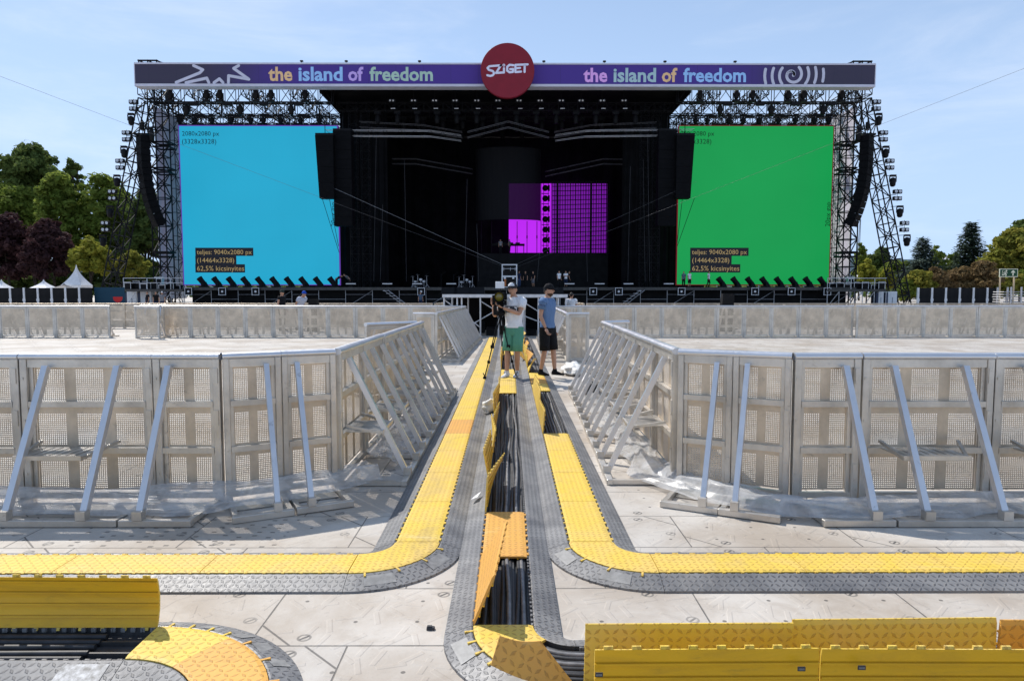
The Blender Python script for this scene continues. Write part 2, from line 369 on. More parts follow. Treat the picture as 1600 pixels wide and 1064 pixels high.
def lid_build(L, wdt, th0, twist, bow, n, tabs, marks):
    """hinge along x=0, opened by angle th0 (+ twist along its length); three materials: top, underside, tabs"""
    b = MB(); t = .012
    def pt(x, y, z):
        a = th0 + twist * (y / L - .5)
        x2 = x; z2 = z + bow * sin(pi * x / wdt) * wdt
        return (x2 * cos(a) - z2 * sin(a), y, x2 * sin(a) + z2 * cos(a))
    xs = [0, .02, .08, .135, wdt - .08, wdt - .02, wdt]
    g = .0025
    ys = [g + (L - 2 * g) * i / n for i in range(n + 1)]
    def strip(zf, mi, flip):
        for i in range(n):
            for j in range(len(xs) - 1):
                q = [pt(xs[j], ys[i], zf(xs[j])), pt(xs[j + 1], ys[i], zf(xs[j + 1])), pt(xs[j + 1], ys[i + 1], zf(xs[j + 1])), pt(xs[j], ys[i + 1], zf(xs[j]))]
                b.quad(*(q[::-1] if flip else q), mi)
    top = lambda x: t * (.55 if x < .001 or x > wdt - .001 else 1)
    strip(top, 0, False); strip(lambda x: 0.0, 1, True)
    for i in range(n):
        for x in (0, wdt): b.quad(pt(x, ys[i], 0), pt(x, ys[i + 1], 0), pt(x, ys[i + 1], top(x)), pt(x, ys[i], top(x)), 2)
    for y in (ys[0], ys[-1]):
        for j in range(len(xs) - 1): b.quad(pt(xs[j], y, 0), pt(xs[j + 1], y, 0), pt(xs[j + 1], y, top(xs[j + 1])), pt(xs[j], y, top(xs[j])), 2)
    def bx(x0, x1, y0, y1, z0, z1, mi):
        vs = [pt(x0, y0, z0), pt(x1, y0, z0), pt(x1, y1, z0), pt(x0, y1, z0), pt(x0, y0, z1), pt(x1, y0, z1), pt(x1, y1, z1), pt(x0, y1, z1)]
        b.add(vs, [(3, 2, 1, 0), (4, 5, 6, 7), (0, 1, 5, 4), (1, 2, 6, 5), (2, 3, 7, 6), (3, 0, 4, 7)], mi)
    for i in range(n):   # ribs under the lid
        for x in (.05, .105, .16, .215): bx(x - .004, x + .004, ys[i], ys[i + 1], -.009, -.0005, 1)
    if marks:   # moulded warning triangles
        for yc, sg in ((.36, 1), (.26, -1)):
            T3 = [(wdt * .5 - sg * .055, yc - .06), (wdt * .5 - sg * .055, yc + .06), (wdt * .5 + sg * .055, yc)]
            T3 = [(wdt * .30 + (p[0] - wdt * .5) * .8, p[1]) for p in T3]
            for i in range(3):
                (ax_, ay_), (bx_, by_) = T3[i], T3[(i + 1) % 3]; d_ = math.hypot(bx_ - ax_, by_ - ay_); px_, py_ = -(by_ - ay_) / d_ * .003, (bx_ - ax_) / d_ * .003
                for m_ in range(4):
                    A = (ax_ + (bx_ - ax_) * m_ / 4, ay_ + (by_ - ay_) * m_ / 4); B_ = (ax_ + (bx_ - ax_) * (m_ + 1) / 4, ay_ + (by_ - ay_) * (m_ + 1) / 4)
                    b.quad(pt(A[0] - px_, A[1] - py_, t + .002), pt(B_[0] - px_, B_[1] - py_, t + .002), pt(B_[0] + px_, B_[1] + py_, t + .002), pt(A[0] + px_, A[1] + py_, t + .002), 2)
    k = 8
    for i in range(k):   # tabs on the free edge, hinge lugs on the other
        yc = (i + .5) * L / k
        if tabs: bx(wdt + .0005, wdt + .013, yc - .017, yc + .017, .0, .009, 2)
        bx(-.014, -.0005, yc - .008, yc + .008, .001, .010, 2)
    return b
LIDM = [M['lid'], M['under'], M['lid']]; LIDO = [M['lid_orange'], M['under'], M['lid_orange']]
base_me = base_mesh(LU).mesh('ramp_base'); [base_me.materials.append(m) for m in (M['rubber'], M['rubber_plain'])]
lid_me = lid_mesh(LU).mesh('lid'); [lid_me.materials.append(m) for m in LIDM]
lido_me = lid_mesh(LU).mesh('lid'); [lido_me.materials.append(m) for m in LIDO]
def child(name, me, parent, loc=(0, 0, 0), rot=(0, 0, 0)):
    o = bpy.data.objects.new(name, me); COL.objects.link(o); o.parent = parent; o.location = loc; o.rotation_euler = rot; return o
def straight(x, y, rz, label, group, lid='closed', orange=False, ang=0, twist=0, bow=0, tabs=True, marks=False, wd=LIDW):
    t = empty('cable_ramp', (x, y, 0), rz, label, 'cable ramp', group)
    child('ramp_base', base_me, t)
    hinge = (-LIDW / 2, 0, HZ - .006)
    if lid == 'closed': child('lid', lido_me if orange else lid_me, t, hinge)
    elif lid == 'open':
        me = lid_mesh(LU, wd, R(ang), R(twist), bow, 10, tabs, marks).mesh('lid'); [me.materials.append(m) for m in (LIDO if orange else LIDM)]
        child('lid', me, t, (-LIDW / 2 - .004, 0, HZ - .002))
    return t
def arc_unit(cx, cy, r, a0, a1, label, group, lid=True, orange=False, n=14, lid_a=None, second=None):
    """a bend round (cx, cy) with its centreline at radius r"""
    t = empty('cable_ramp', (cx, cy, 0), 0, label, 'cable ramp', group)
    b = MB(); pr = ramp_profile()
    A = [a0 + (a1 - a0) * i / n for i in range(n + 1)]
    P = lambda x, z, a: ((r + x) * cos(a), (r + x) * sin(a), z)
    for i in range(len(pr) - 1):
        (x0, z0), (x1, z1) = pr[i], pr[i + 1]; mi = 1 if 3 <= i <= 5 else 0
        for k in range(n): b.quad(P(x0, z0, A[k]), P(x1, z1, A[k]), P(x1, z1, A[k + 1]), P(x0, z0, A[k + 1]), mi)
    for a in (a0, a1): b.add([P(x, z, a) for x, z in pr[:5]], [(0, 1, 2, 3, 4)], 0); b.add([P(x, z, a) for x, z in pr[5:]], [(0, 1, 2, 3, 4)], 0)
    b.build('ramp_base', [M['rubber'], M['rubber_plain']], t)
    for fr in (.22, .7):   # worn plates riveted on the outer slope
        am = a0 + (a1 - a0) * fr; p = MB(); da = .16
        q = [(.18, HZ - .0105 + .003), (.255, .0214 + .003)]
        p.quad(P(q[0][0], q[0][1], am - da), P(q[1][0], q[1][1], am - da), P(q[1][0], q[1][1], am + da), P(q[0][0], q[0][1], am + da))
        p.build('label_plate', M['plate'], t)
    if lid:
        s0, s1 = lid_a or (a0, a1); m = 12; l = MB()
        for k in range(m):
            b0 = s0 + (s1 - s0) * (k + (.01 if k == 0 else 0)) / m; b1 = s0 + (s1 - s0) * (k + (.99 if k == m - 1 else 1)) / m
            for x0, x1, z0, z1 in ((-.143, -.12, HZ + .001, HZ + .006), (-.12, .12, HZ + .006, HZ + .006), (.12, .143, HZ + .006, HZ + .001)):
                l.quad(P(x0, z0, b0), P(x1, z1, b0), P(x1, z1, b1), P(x0, z0, b1), 0)
            for x in (-.143, .143): l.quad(P(x, HZ - .006, b0), P(x, HZ + .001, b0), P(x, HZ + .001, b1), P(x, HZ - .006, b1), 0)
        for bb in (s0 + .003, s1 - .003): l.quad(P(-.143, HZ - .006, bb), P(.143, HZ - .006, bb), P(.12, HZ + .006, bb), P(-.12, HZ + .006, bb), 0)
        for k in range(4):
            a = s0 + (s1 - s0) * (k + .5) / 4; d = Vector((cos(a), sin(a), 0)); l.bar(Vector(P(.1, HZ + .001, a)), Vector(P(.185, HZ - .006, a)), .012, .008, 4, 0)
        o_ = l.build('lid', LIDO[0] if orange else LIDM[0], t); set_flat(o_.data, l.v)
    return t
XL, XC, XR = -.590, -.030, .524
GL, GC, GR = 'cable ramps of the left lane', 'cable ramps of the middle lane', 'cable ramps of the right lane'
# the two lanes that bend outwards, and the middle one that bends to the right
for k in range(24):
    y = 4.275 + LU * k
    straight(XL, y, 0, f'closed cable ramp with yellow lid in left lane, {nth(k)} beyond the bend', GL, orange=(k in (4,)))
for k in range(24):
    y = 4.275 + LU * k
    if k < 4: st = dict(lid='closed')
    elif k < 8: st = dict(lid='open', ang=100 - 3 * k, twist=[6, -10, 4, 8][k - 4])
    elif k < 11: st = dict(lid='closed', orange=k == 9)
    else: st = dict(lid='open', ang=[95, 70, 130, 85, 110, 60][k % 6], twist=[20, -25, 10, 30, -15][k % 5], orange=k % 4 == 1)
    word = 'closed cable ramp with yellow lid' if st['lid'] == 'closed' else 'opened cable ramp with its lid flipped up'
    straight(XR, y, 0, f'{word} in right lane, {nth(k)} beyond the bend', GR, **st)
yc = 3.36
for k in range(26):
    y = 3.180 + LU * k
    if k == 0: st = dict(lid='open', ang=61, twist=-13, orange=True)
    elif k == 1: st = dict(lid='closed', orange=True)
    elif k == 2: st = dict(lid='open', ang=74, twist=-26)
    elif k < 9: st = dict(lid='open', ang=[96, 88, 84, 97, 92, 86][k - 3], twist=[-8, 14, -10, 6, -12, 4][k - 3])
    elif k < 13: st = dict(lid='closed')
    elif k < 17: st = dict(lid='open', ang=94, twist=6)
    else: st = dict(lid='closed')
    if k == 0: lab = 'opened cable ramp with orange lid propped half up beside the black cables, at the bend'
    elif k == 1: lab = 'closed cable ramp with orange lid between two opened ones in middle lane'
    else: lab = ('closed cable ramp with yellow lid' if st['lid'] == 'closed' else 'opened cable ramp with its lid flipped up') + f' in middle lane, {nth(k)} from bend'
    straight(XC, y, 0, lab, GC, **st)
RB = .33
arc_unit(XL - RB, 4.27, RB, -pi / 2, 0, 'yellow-lidded cable ramp bend where left lane turns left', 'cable ramp bends')
arc_unit(XR + RB, 4.27, RB, pi, 3 * pi / 2, 'yellow-lidded cable ramp bend where right lane turns right', 'cable ramp bends')
YH = 4.27 - RB
for k in range(6):
    straight(XL - RB - .003 - LU * k, YH, pi / 2, f'closed yellow cable ramp in cross lane left of the bend, {nth(k)} from it', 'cable ramps of the left cross lane')
for k in range(6):
    straight(XR + RB + .003 + LU * (k + 1), YH, pi / 2, f'closed yellow cable ramp in cross lane right of the bend, {nth(k)} from it', 'cable ramps of the right cross lane', orange=False)
# middle bend and the near right lane with its lids standing up
YE = 3.175 - RB
t = arc_unit(XC + RB, 3.175, RB, pi, 3 * pi / 2, 'cable ramp bend with yellow half lid, open on its near side, where cables turn right', 'cable ramp bends', lid_a=(pi, pi + .80))
l = MB()   # the second half of that lid, torn off and standing askew on the ramp
c0, c1, c2, c3 = at(781, 993, 2.72), at(845, 1001, 2.73), at(899, 1070, 2.70), at(767, 1039, 2.68)
nn = (c1 - c0).cross(c3 - c0).normalized() * .012
N = 8; top = []; bot = []
for i in range(N + 1):
    u = i / N; a = c0.lerp(c1, u) - Vector((0, 0, .012 * sin(pi * u))); b = c3.lerp(c2, u) + Vector((0, 0, -.03 * sin(pi * u)))
    top.append(a); bot.append(b)
for i in range(N):
    l.quad(top[i], bot[i], bot[i + 1], top[i + 1], 0); l.quad(top[i] + nn, top[i + 1] + nn, bot[i + 1] + nn, bot[i] + nn, 1)
    l.quad(top[i], top[i + 1], top[i + 1] + nn, top[i] + nn, 0); l.quad(bot[i], bot[i] + nn, bot[i + 1] + nn, bot[i + 1], 0)
l.quad(top[0], top[0] + nn, bot[0] + nn, bot[0], 0); l.quad(top[N], bot[N], bot[N] + nn, top[N] + nn, 0)
ctr = c3.lerp(c2, .5); l.M = None
l.v = [tuple(Vector(p) - ctr) for p in l.v]
fl_ = l.v[:]; ex = (c1 - c0).normalized(); ey = (c3 - c0).normalized()
lo = l.build('loose_lid', [M['lid_orange'], M['under']], None, ctr); set_flat(lo.data, [(Vector(p).dot(ex), Vector(p).dot(ey), 0) for p in fl_])
tag(lo, 'loose curved amber ramp lid standing askew over the cables at the middle bend', 'ramp lid')
def with_marks(t, marks):
    """warning triangles embossed on a standing lid"""
    return t
for k in range(4):
    x = XC + RB + .003 + LU * (k + 1)
    a = [98, 91, 95, 94][k]
    u = straight(x, YE, pi / 2, ['opened cable ramp with yellow lid standing up, right beside the middle bend', 'opened cable ramp with tallest standing lid behind the foreground yellow lids', 'opened orange-lidded cable ramp at the right picture edge behind the yellow lids', 'opened cable ramp just past the right picture edge'][k], 'cable ramps with standing lids', lid='open', ang=a, twist=[1, 3, -3, 0][k], orange=k == 2, tabs=False, marks=True)
YF = 2.31
for k in range(4):
    x = .315 + LU * 1.004 * k
    straight(x, YF, -pi / 2, ['foreground cable ramp with ribbed yellow lid standing up, leftmost of the front row', 'foreground cable ramp with ribbed yellow lid standing up, at the right edge of front row', 'foreground cable ramp with ribbed yellow lid, just past the right picture edge', 'foreground cable ramp beyond the right picture edge'][k], 'cable ramps with standing lids', lid='open', ang=[92, 91, 91, 92][k], twist=[2, -2, 2, 0][k], bow=.03)
for k, (px, py) in enumerate(((936, 1053), (1252, 1044), (1346, 1042))):
    r_ = [o for o in bpy.data.objects if o.get('label', '').startswith('foreground cable ramp with ribbed yellow lid standing up, ' + ('leftmost' if k < 2 else 'at the right'))][0]
    p = at(px, py, 2.425); q_ = MB(); q_.box((-.014, -.004, -.008), (.014, .0, .008), 0)
    for m_ in range(5): q_.box((-.011 + .0045 * m_, -.0052, -.004), (-.0085 + .0045 * m_, -.0042, .004), 1)
    o_ = q_.build('label_plate', [M['ink'], M['plate']], r_); o_.matrix_parent_inverse = (Matrix.Translation(r_.location) @ Matrix.Rotation(r_.rotation_euler.z, 4, 'Z')).inverted(); o_.location = p
# near left lane: one lid up, then a bend towards the viewer
YD = 3.03; XD = -1.68
for k in range(3):
    straight(XD - .003 - LU * (k + 1), YD, -pi / 2, ['cable ramp at the left with ribbed yellow lid standing up beside the orange bend', 'cable ramp at the left picture edge with ribbed yellow lid standing up', 'cable ramp just past the left picture edge'][k], 'cable ramps of the near left lane', lid='open', ang=[96, 98, 98][k], twist=[-6, 3, 0][k], bow=.09, wd=.236)
r_ = [o for o in bpy.data.objects if o.get('label', '').startswith('cable ramp at the left with ribbed')][0]
q_ = MB(); sl = (HZ - .014) / .128; q_.add([(.175, .60, HZ - .002 - sl * .02 + .0025), (.262, .60, HZ - .002 - sl * .107 + .0025), (.262, .80, HZ - .002 - sl * .107 + .0025), (.175, .80, HZ - .002 - sl * .02 + .0025)], [(0, 1, 2, 3)]); q_.build('label_plate', plain('worn_white_label', (.36, .36, .36), .5, 0, .75, 28), r_)
RD = .60
arc_unit(XD, YD - RD, RD, 1.02, pi / 2, 'cable ramp bend with bright yellow lid beside the standing lid', 'cable ramp bends')
arc_unit(XD, YD - RD, RD, 0, 1.02, 'cable ramp bend with worn orange lid at the bottom of the picture', 'cable ramp bends', orange=True)
for k in range(2):
    straight(XD + RD, YD - RD - .003 - LU * (k + 1), 0, ['orange-lidded cable ramp running out of the bottom of the picture', 'orange-lidded cable ramp past the bottom of the picture'][k], 'cable ramps of the near left lane', orange=True)
# cables lying in the open channels
def cable(pts, r, m, label, group):
    b = MB(); b.tube(pts, r, 7); o = b.build('power_cable', m); tag(o, label, 'cable', group)
def wob(y, s, a=.012): return a * (sin(y * 1.3 + s * 2.1) + sin(y * 3.1 + s * 5.7) * .5)
for i in range(10):
    off = -.122 + i * .0272; pts = []
    y = 25.0
    while y > 3.2: pts.append((XC + off + wob(y, i), y, .026 + .006 * (i % 3) + .004 * sin(y * 2.2 + i))); y -= .33
    for k in range(9):
        a = pi + (pi / 2) * k / 8; r = RB - off
        pts.append((XC + RB + r * cos(a), 3.175 + r * sin(a), .028 + .005 * (i % 3)))
    x = XC + RB + .3
    while x < 4.5: pts.append((x, YE + off + wob(x, i), .027 + .005 * (i % 3))); x += .33
    cable(pts, .0125 if i % 3 else .014, M['cable_grey'] if i in (5, 8) else M['cable'], 'thick black power cable running along the middle lane channel and round its bend', 'power cables of the middle lane')
for i in range(8):
    off = -.12 + i * .034; pts = []; y = 25.0
    while y > 7.2: pts.append((XR + off + wob(y, i + 3, .008), y, .028 + .006 * (i % 2))); y -= .33
    cable(pts, .0135, M['cable_grey'] if i in (4, 6) else M['cable'], 'black power cable lying in the opened right lane channel', 'power cables of the right lane')
for i in range(5):
    off = -.1 + i * .05; pts = []; x = -4.6
    while x < XD - .05: pts.append((x, YD + off + wob(x, i + 9, .004), .03)); x += .3
    cable(pts, .015, M['cable'], 'black power cable in the open channel under the standing lid at the left', 'power cables of the near left lane')

# ------------------------------------------------------------------ crowd barriers
BW, BH = 1.03, 1.17
def sheet(b, x0, x1, cols, z0, z1, rows, strip, pitch=.0156, hole=.0082):
    """perforated sheet in the plane y=0 between x0..x1, z0..z1, as cols x rows blocks of square holes"""
    y = 0.0
    cw = (x1 - x0 - strip * (cols - 1)) / cols; rail = .075; rh = (z1 - z0 - rail * (rows - 1)) / rows
    def q(xa, xb, za, zb):
        if xb - xa > 1e-5 and zb - za > 1e-5: b.quad((xa, y, za), (xb, y, za), (xb, y, zb), (xa, y, zb))
    for c in range(cols - 1): xa = x0 + (c + 1) * cw + c * strip; q(xa, xa + strip, z0, z1)
    for c in range(cols):
        xa = x0 + c * (cw + strip)
        for r in range(rows - 1): za = z0 + (r + 1) * rh + r * rail; q(xa, xa + cw, za, za + rail)
        for r in range(rows):
            za = z0 + r * (rh + rail); nx = int((cw - .012) / pitch); nz_ = int((rh - .012) / pitch)
            mx_ = (cw - (nx - 1) * pitch - hole) / 2; mz_ = (rh - (nz_ - 1) * pitch - hole) / 2
            zz = za
            for j in range(nz_):
                hz = za + mz_ + j * pitch; q(xa, xa + cw, zz, hz); xx = xa
                for i in range(nx): hx = xa + mx_ + i * pitch; q(xx, hx, hz, hz + hole); xx = hx + hole
                q(xx, xa + cw, hz, hz + hole); zz = hz + hole
            q(xa, xa + cw, zz, za + rh)
def barrier_proto(W, braces, step, cols):
    t = empty('crowd_barrier', (0, 0, 0)); hw = W / 2 - .003
    f = MB()
    for sx in (-1, 1):
        x0, x1 = sorted((sx * hw, sx * (hw - .054))); f.bbox((x0, -.05, .0), (x1, .012, BH - .03), .004)
        x0, x1 = sorted((sx * (hw - .056), sx * (hw - .086))); f.box((x0, -.022, .05), (x1, -.002, BH - .06))
    for z in (.045, .40, .765): f.box((-hw + .056, -.048, z), (hw - .056, -.004, z + .044))
    f.box((-hw + .056, -.040, BH - .095), (hw - .056, .004, BH - .035))
    for z in (.2, .62, .95):   # hinge plates and bolts at the post
        f.box((hw - .05, -.058, z), (hw - .012, -.0505, z + .12)); f.box((-hw + .012, -.056, z + .03), (-hw + .03, -.0505, z + .05))
    f.build('frame', M['alu'], t)
    s = MB(); sheet(s, -hw + .086, hw - .086, cols, .10, BH - .10, 3, .06); s.build('perforated_sheet', M['alu_sheet'], t)
    h = MB(); pr = []
    for k in range(12): a = 2 * pi * k / 12; pr.append((-.012 + .048 * cos(a), BH - .012 + .030 * sin(a)))
    n = len(pr); vs = [(x, y, z) for x in (-W / 2 + .001, W / 2 - .001) for y, z in pr]
    h.add(vs, [(i, (i + 1) % n, n + (i + 1) % n, n + i) for i in range(n)], 0, True); h.add(vs, [tuple(range(n - 1, -1, -1)), tuple(range(n, 2 * n))])
    h.build('handrail', M['alu_bright'], t)
    b = MB()
    b.bbox((-W / 2 + .004, -.60, .006), (W / 2 - .004, -.545, .052), .004)
    for x in (-hw + .03, hw - .03): b.box((x - .022, -.545, .008), (x + .022, -.052, .046))
    b.box((-hw + .06, -.30, .006), (hw - .06, -.05, .012))
    b.build('base_frame', M['alu'], t)
    for x in braces:
        x = (x - .5) * W
        c = MB(); c.bar((x, -.068, BH - .085), (x, -.560, .075), .046, .046, 4, 0, (1, 0, 0)); c.build('brace', M['alu_bright'], t)
        c = MB(); c.box((x - .034, -.605, .0525), (x + .034, -.54, .115)); c.build('brace_bracket', M['alu'], t)
    if step:
        c = MB(); x0, x1 = -.36, .14
        c.box((x0, -.36, .44), (x1, -.055, .452)); c.box((x0, -.372, .425), (x1, -.3605, .458))
        for x in (x0 + .015, x1 - .015): c.bar((x, -.35, .43), (x + (.12 if x > 0 else -.02), -.05, .50), .022, .022)
        for k in range(7): c.box((x0 + .04 + k * .064, -.35, .4525), (x0 + .05 + k * .064, -.07, .457))
        c.build('step', M['alu'], t)
    return t
full = barrier_proto(BW, (.22, .755), True, 3)
plainb = barrier_proto(BW, (.22, .755), False, 3)
half_a = barrier_proto(.52, (.27,), False, 2)
half_b = barrier_proto(.52, (.73,), False, 2)
far = empty('crowd_barrier')
for n_ in ('frame', 'perforated_sheet', 'handrail', 'brace', 'brace'):
    pass
usedp = set()
BR = random.Random(42)
def put(proto, x, y, rz, label, group):
    o = copy_tree(proto); o.location = (x, y, 0); o.rotation_euler = (BR.gauss(0, .004), BR.gauss(0, .002), rz + BR.gauss(0, .006))
    tag(o, label, 'crowd barrier', group); return o
def run(p0, p1, kinds, label, group, flip=False, sx=1.0):
    """panels end to end from p0 towards p1; kinds is a list of protos"""
    p0 = Vector(p0); p1 = Vector(p1); d = (p1 - p0).normalized(); rz = atan2(d.y, d.x) + (pi if flip else 0); s = 0
    for k, pr in enumerate(kinds):
        W = (.52 if pr in (half_a, half_b) else BW) * sx
        c = p0 + d * (s + W / 2); s += W
        lb = label.replace('#', nth(k)) if isinstance(label, str) else label[k]
        put(pr, c.x, c.y, rz, lb, group).scale = (sx, 1, 1)
    return p0 + d * s
YB = 5.32
GA = 'crowd barriers of the near left pen'; GB = 'crowd barriers of the near right pen'
run((-2.77, YB), (-9, YB), [full, full, full], 'perforated crowd barrier in front line at left, # full panel from the hinged corner', GA, True)
put(half_a, -2.51, YB, 0, 'narrow crowd barrier with one brace, last of left front line before the corner', GA)
run((-2.248, YB), (-1.47, 5.71), [half_b, half_a], ['narrow angled crowd barrier starting the left corner turn', 'narrow angled crowd barrier ending the left corner turn'], GA, False, .84)
run((-1.475, 5.73), (-1.470, 12), [full, full, full, full, full, half_a], 'braced crowd barrier in left row beside the cable ramps, # from the corner', GA)
run((-2.24, 10.65), (-1.48, 11.50), [plainb], 'crowd barrier closing the far end of the left near pen, seen from behind', GA, True)
YB2 = 5.30
run((2.215, YB2), (9, YB2), [half_b], 'narrow crowd barrier with one brace, first of right front line after the hinged corner', GB)
run((2.738, YB2), (9, YB2), [full, full, full], 'perforated crowd barrier in front line at right, # full panel from the hinged corner', GB)
run((1.43, 5.71), (2.212, 5.30), [half_b, half_a], ['narrow angled crowd barrier starting the right corner turn', 'narrow angled crowd barrier ending the right corner turn'], GB, False, .85)
run((1.59, 11.42), (1.44, 5.75), [half_a, full, full, full, full, full], 'braced crowd barrier in right row beside the cable ramps, # from its far end', GB)
run((1.60, 11.47), (2.4, 11.94), [half_a], 'short crowd barrier closing the far end of the right near pen', GB, True)
GC2 = 'crowd barriers of the middle rows'
run((-1.78, 16.4), (-1.60, 24.5), [plainb, full, full, full, full, full, full, plainb], 'braced crowd barrier in left middle row, # from its near end', GC2)
put(half_a, -2.06, 16.42, pi, 'short crowd barrier facing the viewer at the end of the left middle row', GC2)
run((1.56, 24.4), (1.40, 16.4), [plainb, full, full, full, full, full, full, plainb], 'braced crowd barrier in right middle row, # from its far end', GC2)
put(half_a, 1.66, 16.40, pi, 'short crowd barrier facing the viewer at the end of the right middle row', GC2)
GD = 'crowd barriers of the long middle line'
run((-1.65, 25.6), (-30, 25.6), [plainb] * 11, 'flat-faced crowd barrier in middle line left of the lanes, # from the platform', GD)
run((-14.95, 25.6), (-30, 25.6), [plainb] * 6, 'flat-faced crowd barrier in middle line left of the gap, # from the gap', GD)
put(full, -14.1, 27.2, R(8), 'crowd barrier with braces seen through the gap in the left middle line', GD)
put(plainb, -13.2, 24.9, R(168), 'crowd barrier swung open as a gate beside the gap in the left middle line', GD)
run((1.6, 25.6), (30, 25.6), [plainb] * 11, 'flat-faced crowd barrier in middle line right of the lanes, # from the platform', GD, True)
run((14.53, 25.6), (30, 25.6), [plainb] * 6, 'flat-faced crowd barrier in middle line right of the gate, # from the gate', GD, True)
run((12.95, 25.45), (14.6, 25.3), [plainb, half_a], ['crowd barrier standing proud of the right middle line as a gate', 'narrow crowd barrier beside the gate in right middle line'], GD, True)
# the far line: too small to show more than frame, sheet and rail
GE = 'crowd barriers of the far line'
fb = MB()
for sx in (-1, 1): fb.box((sx * .49 - .03, -.03, 0), (sx * .49 + .03, .02, 1.14))
for z in (.05, .4, .77): fb.box((-.46, -.03, z), (.46, -.003, z + .05))
fb.box((-.46, .0, .1), (.46, .004, .39)); fb.box((-.46, .0, .455), (.46, .004, .765)); fb.box((-.46, .0, .825), (.46, .004, 1.1))
fb.bar((-.522, 0, 1.15), (.522, 0, 1.15), .09, .05, 8)
for x in (-.28, .28): fb.bar((x, .05, 1.08), (x, .55, .05), .045)
fbo = fb.build('crowd_barrier', M['alu_sheet'])
first = True
for side, sx in (('left', -1), ('right', 1)):
    for k in range(24):
        o = fbo if first else fbo.copy()
        if not first: COL.objects.link(o)
        first = False
        o.location = (sx * (3.6 + (k + .5) * BW), 32 + (.0 if k > 2 else -.0), 0); tag(o, f'crowd barrier in far line at {side}, {nth(k)} from the platform', 'crowd barrier', GE)
    for k in range(3):
        o = fbo.copy(); COL.objects.link(o); o.location = (sx * (3.5 - .04 * k), 32.6 + k * BW, 0); o.rotation_euler = (0, 0, pi / 2)
        tag(o, f'crowd barrier in the return of the far line at {side}, {nth(k)} from its corner', 'crowd barrier', GE)
def drop_tree(o):
    for c in list(o.children): drop_tree(c)
    bpy.data.objects.remove(o)
for p in (full, plainb, half_a, half_b, far): drop_tree(p)

# ------------------------------------------------------------------ plastic sheeting
from mathutils import noise as NZ
def sheeting(path, width, label, amp=.05, n=90, m=26, seed=0, lift=.0):
    b = MB(); pts = [Vector((*p, 0)) for p in path]
    L = [0]
    for i in range(1, len(pts)): L.append(L[-1] + (pts[i] - pts[i - 1]).length)
    rows = []
    for i in range(n + 1):
        s = L[-1] * i / n; j = max(k for k in range(len(L)) if L[k] <= s + 1e-6); j = min(j, len(pts) - 2)
        u = (s - L[j]) / (L[j + 1] - L[j]); c = pts[j].lerp(pts[j + 1], u); d = (pts[j + 1] - pts[j]).normalized(); nn = Vector((-d.y, d.x, 0))
        wv = width * (.65 + .5 * NZ.noise(Vector((s * 1.3, seed, 0))))
        row = []
        for k in range(m + 1):
            v = k / m - .5; e = 1 - abs(v) * 1.3
            z = .014 + lift * max(0, v + .5) + amp * max(0, e) * (1.0 + 1.2 * NZ.noise(Vector((s * 1.6, v * 4, seed)))) + .035 * abs(NZ.noise(Vector((s * 2.2 + v * 1.5, v * 15, seed + 4))))
            row.append(c + nn * (v * wv + .07 * NZ.noise(Vector((s * 2.4, v * 2, seed + 9)))) + Vector((0, 0, max(.012, z))))
        rows.append(row)
    vs = [p for r in rows for p in r]; w1 = m + 1
    b.add(vs, [(i * w1 + k, i * w1 + k + 1, (i + 1) * w1 + k + 1, (i + 1) * w1 + k) for i in range(n) for k in range(m)], 0, True)
    tag(b.build('plastic_sheeting', M['plastic']), label, 'plastic sheeting')
sheeting([(-4.4, 5.0), (-3.2, 4.98), (-2.3, 5.08), (-1.75, 5.35), (-1.18, 5.9)], .42, 'clear plastic sheeting bunched under the braces of the left front barriers', .05, 90, 28, 1, .13)
sheeting([(-1.2, 6.3), (-1.18, 8.0), (-1.2, 9.6), (-1.2, 11)], .46, 'clear plastic sheeting along the foot of the left barrier row', .04, 70, 24, 2, .14)
sheeting([(1.22, 8.6), (1.28, 7.2), (1.26, 5.95), (1.62, 5.25), (2.2, 4.86), (2.75, 4.88), (3.3, 5.02), (4.2, 5.05)], .50, 'clear plastic sheeting trailing round the corner of the right barriers', .085, 110, 30, 3, .06)
sheeting([(1.25, 12.3), (1.24, 10.6), (1.24, 8.8)], .5, 'whitish plastic sheeting along the foot of the right barrier row', .04, 50, 24, 4, .10)
def crumple(name, c, rad, label, cat, seed, m=None):
    b = MB(); b.ball((0, 0, 0), 1, 28, 18)
    b.v = [tuple(Vector(p) * (1 + .38 * NZ.noise(Vector(p) * 1.7 + Vector((seed, 0, 0))) + .22 * NZ.noise(Vector(p) * 4.5 + Vector((0, seed, 0))))) for p in b.v]
    b.v = [(p[0] * rad[0], p[1] * rad[1], max(.0, (p[2] + .75) * rad[2])) for p in b.v]
    tag(b.build(name, m or M['white_bag'], None, c), label, cat)
crumple('plastic_bag', (XC - .245, 9.2, .05), (.11, .10, .09), 'crumpled white plastic bag lying between the left and middle ramps', 'plastic bag', 3)
crumple('sheeting_bundle', (1.30, 13.9, 0), (.22, .5, .13), 'bundled whitish sheeting on the ground behind the right barrier row', 'plastic sheeting', 8)
crumple('sheeting_bundle', (1.38, 11.6, 0), (.17, .3, .20), 'cream heap of sheeting under the far braces of the right barrier row', 'plastic sheeting', 12)
crumple('rubble_sack', (1.30, 10.6, 0), (.13, .2, .14), 'dark lumpy sack lying under the right row braces', 'sack', 15, M['rubber_plain'])
pb = MB(); pb.add([(0, 0, .004), (.05, .01, .02), (.075, .13, .03), (.03, .10, .006)], [(0, 1, 2, 3)])
tag(pb.build('paper_scrap', M['white_paint'], None, (XL + .29, 5.2, .05)), 'scrap of white paper on the ramps beside the left bend', 'scrap')

